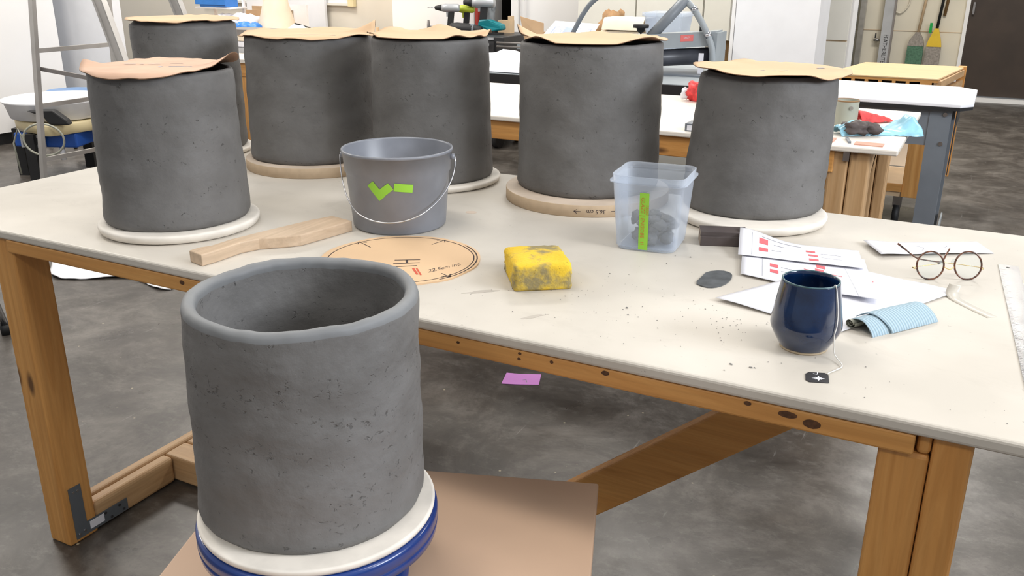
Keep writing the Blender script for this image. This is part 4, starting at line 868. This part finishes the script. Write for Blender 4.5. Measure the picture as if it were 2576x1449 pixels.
def onF(u,v): a,b,c,d=[Vector(p) for p in lf]; return a.lerp(b,u).lerp(d.lerp(c,u),v)+Vector((0,-.003,.001))
mb=MB()
for s_ in ([(.12,.1),(.9,.1),(.9,.72),(.12,.72),(.12,.1)],[(.36,.1),(.36,.72)],[(.36,.4),(.9,.4)]): stroke(mb,s_,.018,onF)
mb.add([onF(u,v) for u,v in ((.37,.42),(.58,.42),(.58,.70),(.37,.70))],[(0,1,2,3)]); mb.add([onF(u,v) for u,v in ((.6,.2),(.85,.2),(.85,.3),(.6,.3))],[(0,1,2,3)])
c__=[(.24+.07*math.cos(a*PI/8),.42+.17*math.sin(a*PI/8)) for a in range(17)]; stroke(mb,c__,.014,onF); build('label_print',mb,'labelblue',fl)
mb=MB(); lump(-2.15,5.46,z+.075,.095,1.0,mb,12,14); 
for i,v in enumerate(mb.v):
    v.z=max(v.z,z+.0005); v.x+=.012*nz(v.x*40,v.y*40,v.z*40)
    if v.z>z+.12: v.z+=.03*abs(nz(v.x*30,v.y*30))
tag(build('paper_bag',mb,'bag',loc=(-2.13,5.46,z)),'crumpled brown paper bag behind the shipping box','bag')
for k,(x0,x1,y0,z0_,z1_,w) in enumerate(((-2.07,-1.79,5.02,z,z+.036,.02),(-2.06,-1.79,5.03,z+.038,z+.066,.02),(-2.06,-1.80,5.03,z+.068,z+.094,.02),(-2.05,-1.80,5.04,z+.097,z+.165,.03))):
    mb=MB().grid(lambda u,v:(x0+(x1-x0)*u+.01*nz(v*4,k),y0+.26*v,z0_+(z1_-z0_)*(min(1,math.sin(PI*min(max(v,0),1))*3.2))*(.97+.05*nz(u*4,v*4,k))+.0005),20,14)
    mb.box((x0+.01,y0+.01,z0_),(x1-.01,y0+.25,z0_+.002)); 
    tag(build('folded_canvas',mb,'canvas',loc=(x0,y0,z0_)),['folded cream canvas at the bottom of the cloth stack','second folded canvas from the bottom of the cloth stack','third folded canvas from the bottom of the cloth stack','thick folded canvas topping the cloth stack'][k],'cloth','folded canvas stack')
def rq(h,hy,r,z_,cx=-1.64,cy=5.02): 
    o_=[]
    for q_,(sx,sy) in enumerate(((1,1),(-1,1),(-1,-1),(1,-1))):
        for k in range(6): b=PI/2*q_+PI/2*k/5; o_.append((cx+sx*(h-r)+r*math.cos(b),cy+sy*(hy-r)+r*math.sin(b),z_))
    return o_
z=.765
to=thing('storage_tote',(-1.64,5.02,z),'clear plastic storage tote on the back counter behind the slab roller','tote')
build('tote_body',loft([rq(.090,.09,.02,z+.001),rq(.110,.11,.02,z+.185),rq(.120,.12,.02,z+.186),rq(.120,.12,.02,z+.206),rq(.112,.11,.02,z+.207),rq(.107,.105,.02,z+.18),rq(.085,.085,.02,z+.006)]),'tub',to)
mb=MB(); lump(-1.655,5.02,z+.045,.030,.9,mb,4,10); lump(-1.610,5.03,z+.045,.030,.9,mb,6,10); tag(build('wrapped_clay',mb,'canvas',loc=(-1.64,5.02,z)),'beige wrapped material inside the clear tote','clay')
mb=MB(); lump(-1.46,5.24,z+.03,.040,.6,mb,8,10); tag(build('cloth_scrap',mb,'canvas',loc=(-1.46,5.24,z)),'small cream cloth scrap right of the clear tote','cloth')
# tall cabinets, panels
for k,(x0,x1) in enumerate(((-2.58,-2.16),(-2.155,-1.70),(-1.695,-1.52))):
    t_=thing('storage_cabinet',((x0+x1)/2,6.0,0),['leftmost tall cream cabinet behind the canvas stack','middle tall cream cabinet behind the clear tote','narrow tall cream cabinet right of the other two'][k],'cabinet','tall cream cabinets')
    build('cabinet_body',MB().box((x0,5.92,.76),(x1,6.18,2.1)),'cream',t_); build('door',MB().box((x0+.003,5.90,.765),(x1-.003,5.919,2.09)),'cream',t_)
    build('plinth',MB().box((x0,5.95,0),(x1,6.18,.76)),'brownboard',t_,label='brown lower panel')
wc=thing('white_cabinet',(-1.15,5.75,0),'tall smooth white cabinet behind the rightmost pot','cabinet')
build('cabinet_body',MB().box((-1.435,5.62,.05),(-.925,5.95,2.0)),'white',wc); build('door',MB().box((-1.410,5.60,.06),(-.925,5.619,1.99)),'white',wc); build('hinge_stile',MB().box((-1.435,5.60,.06),(-1.414,5.619,1.99)),'wallw',wc)
build('plinth',MB().box((-1.42,5.64,0),(-.94,5.94,.05)),'greyl',wc)
cp=thing('cream_locker',(-.9,6.28,0),'cream two-panel locker right of the white cabinet','cabinet')
build('upper_panel',MB().box((-1.2,6.14,.775),(-.83,6.19,2.1)),'cream',cp); build('lower_panel',MB().box((-1.2,6.14,.02),(-.83,6.19,.765)),'cream',cp); build('frame',MB().box((-1.2,6.155,0),(-.835,6.195,2.1)),'mdf',cp)
# broom corner
pd=thing('pipe_upright',(-1.19,9.7,0),'pair of grey upright metal channels left of the ladder rail','pipe')
build('channel',MB().box((-1.30,9.66,0),(-1.24,9.72,2.4)),'greyl',pd); build('channel',MB().box((-1.215,9.66,0),(-1.165,9.72,2.4)),'steel',pd)
fl=thing('ladder_rail',(-.94,9.72,0),'pale aluminium ladder rail with dark lettering leaning on the broom wall','ladder')
build('rail',MB().box((-1.00,9.69,0),(-.91,9.73,2.4)),'silver',fl); build('rail_edge',MB().box((-.909,9.68,0),(-.895,9.74,2.4)),'alud',fl)
build('lettering',textmb('FEATHERLITE',.046,lambda x,y:Vector((-.952+y*1.15,9.688,.455-x))),'black',fl)
vl=thing('wall_valve',(-1.045,9.76,.57),'small metal valve on the wall beside the lettered ladder rail','valve')
build('valve_body',MB().tube([(-1.04,9.79,.535),(-1.04,9.74,.535)],.014,10).tube([(-1.065,9.745,.530),(-1.01,9.745,.530)],.010,10),'steel',vl); build('valve_handle',MB().box((-1.058,9.735,.55),(-1.046,9.75,.595)),'black',vl)
hs=tag(build('wall_cable',MB().tube(cat([(-.90,9.78,.80),(-.86,9.78,.79),(-.82,9.78,.82),(-.79,9.78,.88),(-.78,9.78,1.0)]),.006,8),'wallb',loc=(-.84,9.78,.8)),'thin cream cable looping on the wall right of the ladder rail','cable')
def broom(cx,zb,hw,htop,zn,mats,label,tilt,handle_top,kw):
    t_=thing('broom',(cx,9.70,zb-.05),label,'broom','brooms hung on the far wall')
    y=9.72; hb,hd,hh,hn=mats
    build('bristles',MB().vprism([(cx-hw,y,zb-.08),(cx+hw,y,zb-.08),(cx+hw*.95,y,zb+.16),(cx-hw*.95,y,zb+.16)],(0,.05,0)),hb,t_)
    build('broom_head',MB().vprism([(cx-hw*.98,y-.003,zb+.16),(cx+hw*.98,y-.003,zb+.16),(cx+hw*.8,y-.003,zb+.22),(cx+.02,y-.003,zn),(cx-.012,y-.003,zn),(cx-hw*.8,y-.003,zb+.22)],(0,.056,0)),hd,t_)
    build('handle',MB().tube([(cx+.005,y+.02,zn-.01),(cx+tilt,y+.04,handle_top)],.013,10),hh,t_); return t_
broom(-.675,.33,.075,0,.62,('greenbristle','bristle','ltwood',None),'green bristled broom with a wooden handle on the far wall',.085,1.5,0)
b2=broom(-.515,.33,.068,0,.66,('bristle','yellow','black',None),'yellow headed broom with a black handle on the far wall',.06,1.5,0)
build('grip',MB().box((-.575,9.70,.615),(-.552,9.74,.71)),'greenp',b2,label='green clip')
tag(build('wooden_pole',MB().tube([(-.465,9.785,.775),(-.40,9.785,1.6)],.014,10),'brownboard',loc=(-.485,9.78,.775)),'short brown wooden pole hanging right of the brooms','pole')
# ================================================================== TOOL CHEST WITH DRILLS
tc=thing('tool_chest',(-3.2,5.5,0),'black tool chest with silver drawer pulls behind the left pots','tool chest')
zc=.765
build('chest_body',MB().box((-3.72,5.42,.13),(-2.90,5.88,zc)),'blackm',tc,bevel=.006)
for k,(z0_,z1_) in enumerate(((.655,.735),(.575,.648),(.495,.568),(.415,.488),(.20,.408))):
    dr=build('drawer',MB().box((-3.66,5.405,z0_),(-2.97,5.419,z1_)),'blackm',tc); zz=z1_-.022
    build('drawer_pull',MB().tube([(-3.58,5.388,zz),(-3.0,5.388,zz)],.011,10),'silver',dr,label='silver bar pull')
build('nameplate',MB().box((-3.02,5.403,.742),(-2.975,5.419,.757)),'silver',tc)
for x_,y_ in ((-3.62,5.5),(-3.62,5.8),(-2.99,5.5),(-2.99,5.8)): build('caster',MB().tube([(x_-.02,y_,.0625),(x_+.02,y_,.0625)],.0625,18).box((x_-.03,y_-.03,.12),(x_+.03,y_+.03,.131)),'black',tc)
def drill(x,y,z,s_,face,mats,label,bit=True,base=None):
    # upright pistol grip: body along face direction
    d=Vector((face[0],face[1],0)).normalized(); t_=thing('cordless_drill',(x,y,z),label,'drill','cordless drills on the tool chest')
    P=Vector((x,y,z)); up=Vector((0,0,1)); hb=.155*s_
    body,grip,acc=mats
    build('motor_body',MB().tube([P+up*(hb+.03)-d*.085*s_,P+up*(hb+.03)-d*.07*s_,P+up*(hb+.03)+d*.03*s_,P+up*(hb+.03)+d*.06*s_],[.022*s_,.032*s_,.033*s_,.026*s_],16),body,t_)
    build('chuck',MB().tube([P+up*(hb+.03)+d*.06*s_,P+up*(hb+.03)+d*.075*s_,P+up*(hb+.03)+d*.115*s_],[.026*s_,.024*s_,.013*s_],14),'black',t_)
    if bit: build('bit',MB().tube([P+up*(hb+.03)+d*.113*s_,P+up*(hb+.03)+d*.175*s_],.003*s_,6),'steel',t_)
    build('grip',MB().obox(P+up*.022*s_-d*.002,P+up*(hb+.01)-d*.018*s_,.034*s_,.044*s_,up=d),grip,t_)
    build('battery',MB().obox(P+up*.0-d*.045*s_+up*.0+up*.016*s_,P+up*.016*s_+d*.055*s_,.05*s_,.032*s_),acc,t_)
    build('trigger_guard',MB().obox(P+up*(hb-.03)+d*.012*s_,P+up*(hb+.01)+d*.014*s_,.02*s_,.02*s_,up=d),body,t_)
L=(-.93,-.36)
drill(-3.42,5.58,zc,.88,L,('silver','black','pink'),'silver and black drill with a bit, left of the lime one')
drill(-3.35,5.68,zc,.82,(-.9,-.2),('lime','black','black'),'lime green and black drill partly behind the silver one',bit=False)
drill(-3.215,5.68,zc,1.12,L,('silver','black','silver'),'larger silver and black drill standing further right',bit=False)
ag=thing('angle_grinder',(-3.480,5.47,zc),'small grinder with a round disc at the left of the chest top','grinder')
build('disc',MB().tube([(-3.525,5.46,zc+.045),(-3.515,5.465,zc+.045)],.045,24),'alud',ag); build('grinder_body',MB().tube([(-3.510,5.465,zc+.028),(-3.380,5.46,zc+.028)],.022,12),'silver',ag); build('end_cap',MB().tube([(-3.380,5.46,zc+.028),(-3.350,5.46,zc+.028)],.024,12),'lime',ag)
sw=thing('power_sander',(-3.230,5.47,zc),'black power tool lying in front of the larger silver drill','power tool')
build('tool_housing',MB().tube([(-3.330,5.46,zc+.04),(-3.290,5.46,zc+.04),(-3.170,5.48,zc+.036),(-3.110,5.49,zc+.03)],[.036,.04,.036,.024],12),'black',sw); build('vent_cover',MB().tube([(-3.210,5.475,zc+.0375),(-3.160,5.483,zc+.035)],.0375,12),'greysteel',sw)
jp=thing('jigsaw',(-3.090,5.6,zc),'teal and black power tool at the right end of the chest','power tool')
mb=MB().vprism([(-3.180,5.55,zc+.055),(-3.170,5.55,zc+.095),(-3.100,5.55,zc+.098),(-3.000,5.57,zc+.065),(-2.995,5.57,zc+.03),(-3.080,5.55,zc+.02)],(0,.07,0)); build('tool_housing',mb,'teal',jp,bevel=.012); build('sole_plate',MB().box((-3.160,5.54,zc),(-3.010,5.63,zc+.012)).box((-3.120,5.56,zc+.012),(-3.050,5.61,zc+.03)),'black',jp)
tag(build('yellow_tube',MB().tube([(-3.50,5.47,zc+.014),(-3.43,5.47,zc+.014)],.014,12).tube([(-3.43,5.47,zc+.014),(-3.38,5.47,zc+.014)],.0138,12),'yellow',loc=(-3.45,5.47,zc)),'small yellow tube at the far left of the chest top','tube')
tag(build('wood_offcut',MB().box((-3.12,5.74,zc),(-3.02,5.80,zc+.085)).box((-3.04,5.74,zc+.085),(-3.022,5.80,zc+.115)),'ltwood',loc=(-2.96,5.77,zc)),'pale wooden offcut behind the teal power tool','wood')
tag(build('red_board',MB().box((-3.50,6.08,0),(-3.475,6.13,1.5)),'redp',loc=(-3.6,6.1,0)),'narrow dark red board standing at the left of the dark doorway','board')
mb=MB().grid(lambda u,v:(-3.53+.07*u+.02*v,6.30+.03*nz(u*4,v*6),.62+.40*v),8,16,thick=.002); tag(build('hanging_plastic',mb,'greyl',loc=(-3.5,6.3,.8)),'pale crumpled plastic hanging in the dark doorway','plastic')
# ================================================================== LEFT BACKGROUND
# far left work table
t3=thing('side_table',(-4.75,5.6,0),'low pale table along the beige wall holding the white cone','table')
build('tabletop',MB().box((-6.1,5.25,.66),(-3.95,6.1,.685)),'ltwood',t3)
for x_ in (-6.0,-4.1):
    for y_ in (5.32,6.0): build('leg',MB().box((x_,y_,0),(x_+.06,y_+.06,.66)),'firz',t3)
tz=.685
for k,(x_,h_) in enumerate(((-4.24,.075),(-4.02,.062))): tag(build('wooden_peg',MB().box((x_,5.83,tz),(x_+.018,5.85,tz+h_)),'ltwood',loc=(x_,5.84,tz)),['left wooden peg standing on the pale side table','right wooden peg standing on the pale side table'][k],'peg','pegs on the side table')
tag(build('white_cone',MB().lathe([(.155,tz),(.153,tz+.05),(.10,tz+.24),(.075,tz+.45),(.06,tz+.6)],(-5.07,5.66),48),'canvas',loc=(-5.07,5.66,tz)),'tall cream cone shape rising above the left pots','cone')
bg=thing('paper_folder',(-4.75,5.45,tz),'blue-grey folded sheet leaning beside the white cone','folder')
build('sheet',MB().vprism([(-4.87,5.40,tz),(-4.45,5.40,tz),(-4.50,5.46,tz+.015),(-4.68,5.50,tz+.10),(-4.76,5.50,tz+.105)],(0,.004,0)),'labelblue' if False else 'silver',bg); build('dark_edge',MB().obox((-4.75,5.497,tz+.107),(-4.60,5.495,tz+.078),.006,.008),'black',bg)
mb=MB(); 
for k in range(6): lump(-5.46+k*.070,5.42+.03*(k%2),tz+.060,.058,.75,mb,k,8)
tag(build('plastic_film',mb,'ltblue' if False else 'blue',loc=(-5.2,5.42,tz)),'bright blue crumpled plastic behind the two left pots','plastic')
mb=MB()
for k in range(5): lump(-5.66+k*.085,5.66,tz+.09,.065,.9,mb,k+20,8)
tag(build('plastic_wrap',mb,'paper',loc=(-5.5,5.66,tz)),'white crumpled plastic beside the bright blue plastic','plastic')
fr_=thing('picture_frame',(-5.45,6.3,tz),'white framed panel with a brown and a dark field behind the plastic','frame')
build('frame_board',MB().box((-6.0,6.32,tz),(-5.12,6.35,1.15)),'white',fr_); build('brown_field',MB().box((-5.93,6.31,tz+.01),(-5.72,6.319,.865)),'card',fr_); 
tag(build('brown_panel',MB().box((-5.72,5.98,tz),(-5.47,6.0,.85)),'card',loc=(-5.6,5.99,tz)),'plain brown board standing behind the tallest pot','board')
ph=thing('photo_print',(-5.22,6.0,tz),'small dark photograph in a white mount left of the cone','picture'); build('mount',MB().box((-5.44,6.0,tz),(-5.05,6.02,.90)),'white',ph); build('image',MB().box((-5.31,5.99,tz+.04),(-5.19,5.999,.855)),plain('brown_photo',(.20,.15,.10),.5,var=.8,scale=18),ph)
bt=thing('parts_bin',(-5.6,5.7,.80),'bright blue plastic bin at the top left edge, on a small rack','bin')
build('bin',MB().box((-5.83,5.60,.885),(-5.55,5.75,.97)),'blue',bt,bevel=.006); build('bin_lip',MB().box((-5.86,5.585,.905),(-5.53,5.599,.945)),'blue',bt)
build('rack_post',MB().box((-5.86,5.78,.685),(-5.84,5.80,.97)).box((-5.54,5.78,.685),(-5.52,5.80,.97)).box((-5.88,5.60,.872),(-5.50,5.80,.884)),'white',bt)
wb=thing('whiteboard',(-5.4,6.37,.88),'wall whiteboard whose pale lower frame shows above the left pots','whiteboard')
build('board',MB().box((-6.6,6.375,.905),(-4.86,6.395,2.0)),'white',wb); build('lower_frame',MB().box((-6.6,6.36,.885),(-4.90,6.394,.905)),'cream',wb); build('end_cap',MB().box((-4.899,6.355,.88),(-4.84,6.395,2.0)),'cream2',wb)
# side wooden table leg seen between the left pots
t4=thing('work_table',(-4.0,4.2,0),'white-topped table glimpsed between the tallest pot and its right neighbour','table')
build('tabletop',MB().box((-4.10,3.70,.712),(-2.75,4.5,.73)),'clean',t4)
build('apron',MB().box((-4.0,3.715,.64),(-2.85,3.75,.711)),'firx',t4)
for x_,y_ in ((-3.62,3.72),(-2.93,3.72),(-3.62,4.4),(-2.93,4.4)): build('leg',MB().box((x_-.0,y_,0),(x_+.09,y_+.07,.64)),'firz',t4)
bs=thing('boxed_supplies',(-3.85,4.1,.73),'stack of small grey boxes seen between the two left back pots','boxes')
for k in range(4): build('box',MB().box((-4.02,4.0,.73+k*.033),(-3.72,4.2,.73+k*.033+.030)),['silver','paper','canvas','alud'][k],bs)
# ladder
ld=thing('step_ladder',(-4.0,3.26,0),'aluminium step ladder standing left behind the table','ladder')
xr=lambda z:-4.345+.09*z
for y_ in (2.94,3.47): build('rear_rail',MB().obox((xr(0),y_+.12*(0 if y_>3.2 else 0),0),(xr(2.2)+.3*0,y_+(.12 if y_<3.2 else -.06),2.2),.022,.030,up=(1,0,0)),'alu',ld)
for z_ in (.245,.525,.800,1.08,1.36,1.64): build('cross_brace',MB().obox((xr(z_),2.95+.055*z_,z_),(xr(z_),3.475-.03*z_,z_),.014,.022),'alu',ld)
for y0_,y1_ in ((3.02,3.05),(3.52,3.46)):
    for dx_ in (0,): build('front_rail',MB().obox((-3.42,y0_,0),(-4.23,y1_,2.2),.030,.060,up=(1,0,.35)).obox((-3.405,y0_-.017,0),(-4.215,y1_-.017,2.2),.004,.018,up=(1,0,.35)).obox((-3.445,y0_-.017,0),(-4.255,y1_-.017,2.2),.004,.012,up=(1,0,.35)),'alu',ld)
for z_ in (.30,.60,1.22,1.52,1.82): x_=-3.42-.81*z_/2.2; build('step',MB().box((x_-.05,3.055,z_-.012),(x_+.03,3.47,z_)),'alu',ld)
build('spreader',MB().obox((-4.285,3.00,.71),(-3.66,3.04,.655),.008,.020),'alud',ld); build('spreader',MB().obox((-4.285,3.47,.71),(-3.66,3.49,.655),.008,.020),'alud',ld)
build('ladder_cap',MB().box((-4.40,2.98,2.18),(-4.05,3.52,2.23)),'alu',ld)
# potter's wheel
pw=thing('potters_wheel',(-4.92,3.47,0),'cream and blue potters wheel with a white splash pan at the left','potters wheel')
WX,WY=-4.92,3.52
build('splash_pan',MB().lathe([(.235,.352),(.262,.36),(.283,.44),(.297,.452),(.300,.462),(.292,.464),(.275,.452),(.252,.365),(.22,.362)],(WX,WY),72),'white',pw)
build('wheel_head',MB().lathe([(.16,.366),(.165,.38),(.16,.385)],(WX,WY),48).tube([(WX,WY,.36),(WX,WY,.37)],.03,12),'alud',pw)
def egg(z_,s_=1):
    o_=[]
    for k in range(64):
        a=2*PI*k/64; v=RIGHT*(math.cos(a)*.262*s_+.02)+FRONT*(math.sin(a)*.235*s_+(.115*max(0,math.sin(a))*math.exp(-((math.cos(a)-.30)/.38)**2))); o_.append((WX+v.x,WY+v.y,z_))
    return o_
build('table_deck',loft([egg(.285,.95),egg(.288,1.0),egg(.340,1.02),egg(.350,1.0)]),'cream2',pw)
build('drive_housing',MB().box((WX-.16,WY-.20,.20),(WX+.22,WY+.12,.284),rz=R(24)),'bluebox',pw,bevel=.01)
ctl=build('control_panel',MB().box((WX-.10,WY-.232,.205),(WX+.04,WY-.212,.278),rz=R(24),c=(WX+.03,WY-.04)),'silver',pw)
build('switch',MB().box((WX-.085,WY-.237,.215),(WX-.045,WY-.2325,.27),rz=R(24),c=(WX+.03,WY-.04)),'black',ctl); build('dial',MB().box((WX-.015,WY-.245,.225),(WX+.02,WY-.2325,.26),rz=R(24),c=(WX+.03,WY-.04)),'black',ctl)
for (ax_,ay_) in ((-.20,-.14),(.05,-.24),(.24,.12),(-.06,.22)): build('leg',MB().box((WX+ax_-.03,WY+ay_-.03,0),(WX+ax_+.03,WY+ay_+.03,.284),rz=R(24)),'black',pw)
build('leveling_foot',MB().tube([(WX+.14,WY-.12,.12),(WX+.14,WY-.12,.20)],.016,10),'white',pw)
pts=[Vector((WX,WY,.255))+Vector((RIGHT.x,RIGHT.y,0))*(.075+.115*math.cos(2*PI*k/32))+Vector((FRONT.x,FRONT.y,0))*.37+Vector((0,0,1))*(.09*math.sin(2*PI*k/32)+.02) for k in range(33)]
tag(build('coiled_cord',MB().tube(pts,.006,8,cap=False).tube([pts[16],pts[16]+Vector((-.02,-.01,.06)),pts[16]+Vector((-.05,-.03,-.02)),pts[16]+Vector((-.045,-.02,-.20))],.005,8),'can',loc=(WX,WY-.3,.25)),'pale grey cord looped in front of the potters wheel deck','cord')
mb=MB().vprism([tuple(Vector((WX,WY,0))+Vector((RIGHT.x,RIGHT.y,0))*a_+Vector((FRONT.x,FRONT.y,0))*.28+Vector((0,0,b_))) for a_,b_ in ((-.02,.43),(.13,.435),(.20,.38),(.215,.352),(.10,.352),(.07,.40))],(.03,-.05,0)); 
tag(build('work_shoe',mb,'black',loc=(WX+.1,WY-.2,.352),bevel=.008),'black rumpled object lying on the potters wheel deck','tray')
sb_=thing('blue_stool',(-5.72,4.22,0),'stool with a round blue seat behind the potters wheel','stool')
build('seat',MB().lathe([(.17,.335),(.19,.345),(.19,.365),(.16,.378)],(-5.70,4.20),48),'bluepaint' if False else plain('dusty_blue_vinyl',(.16,.27,.48),.5),sb_)
for k in range(4): a=PI/4+k*PI/2; build('leg',MB().tube([(-5.70+.2*math.cos(a),4.20+.2*math.sin(a),0),(-5.70+.12*math.cos(a),4.20+.12*math.sin(a),.336)],.012,10),'black',sb_)
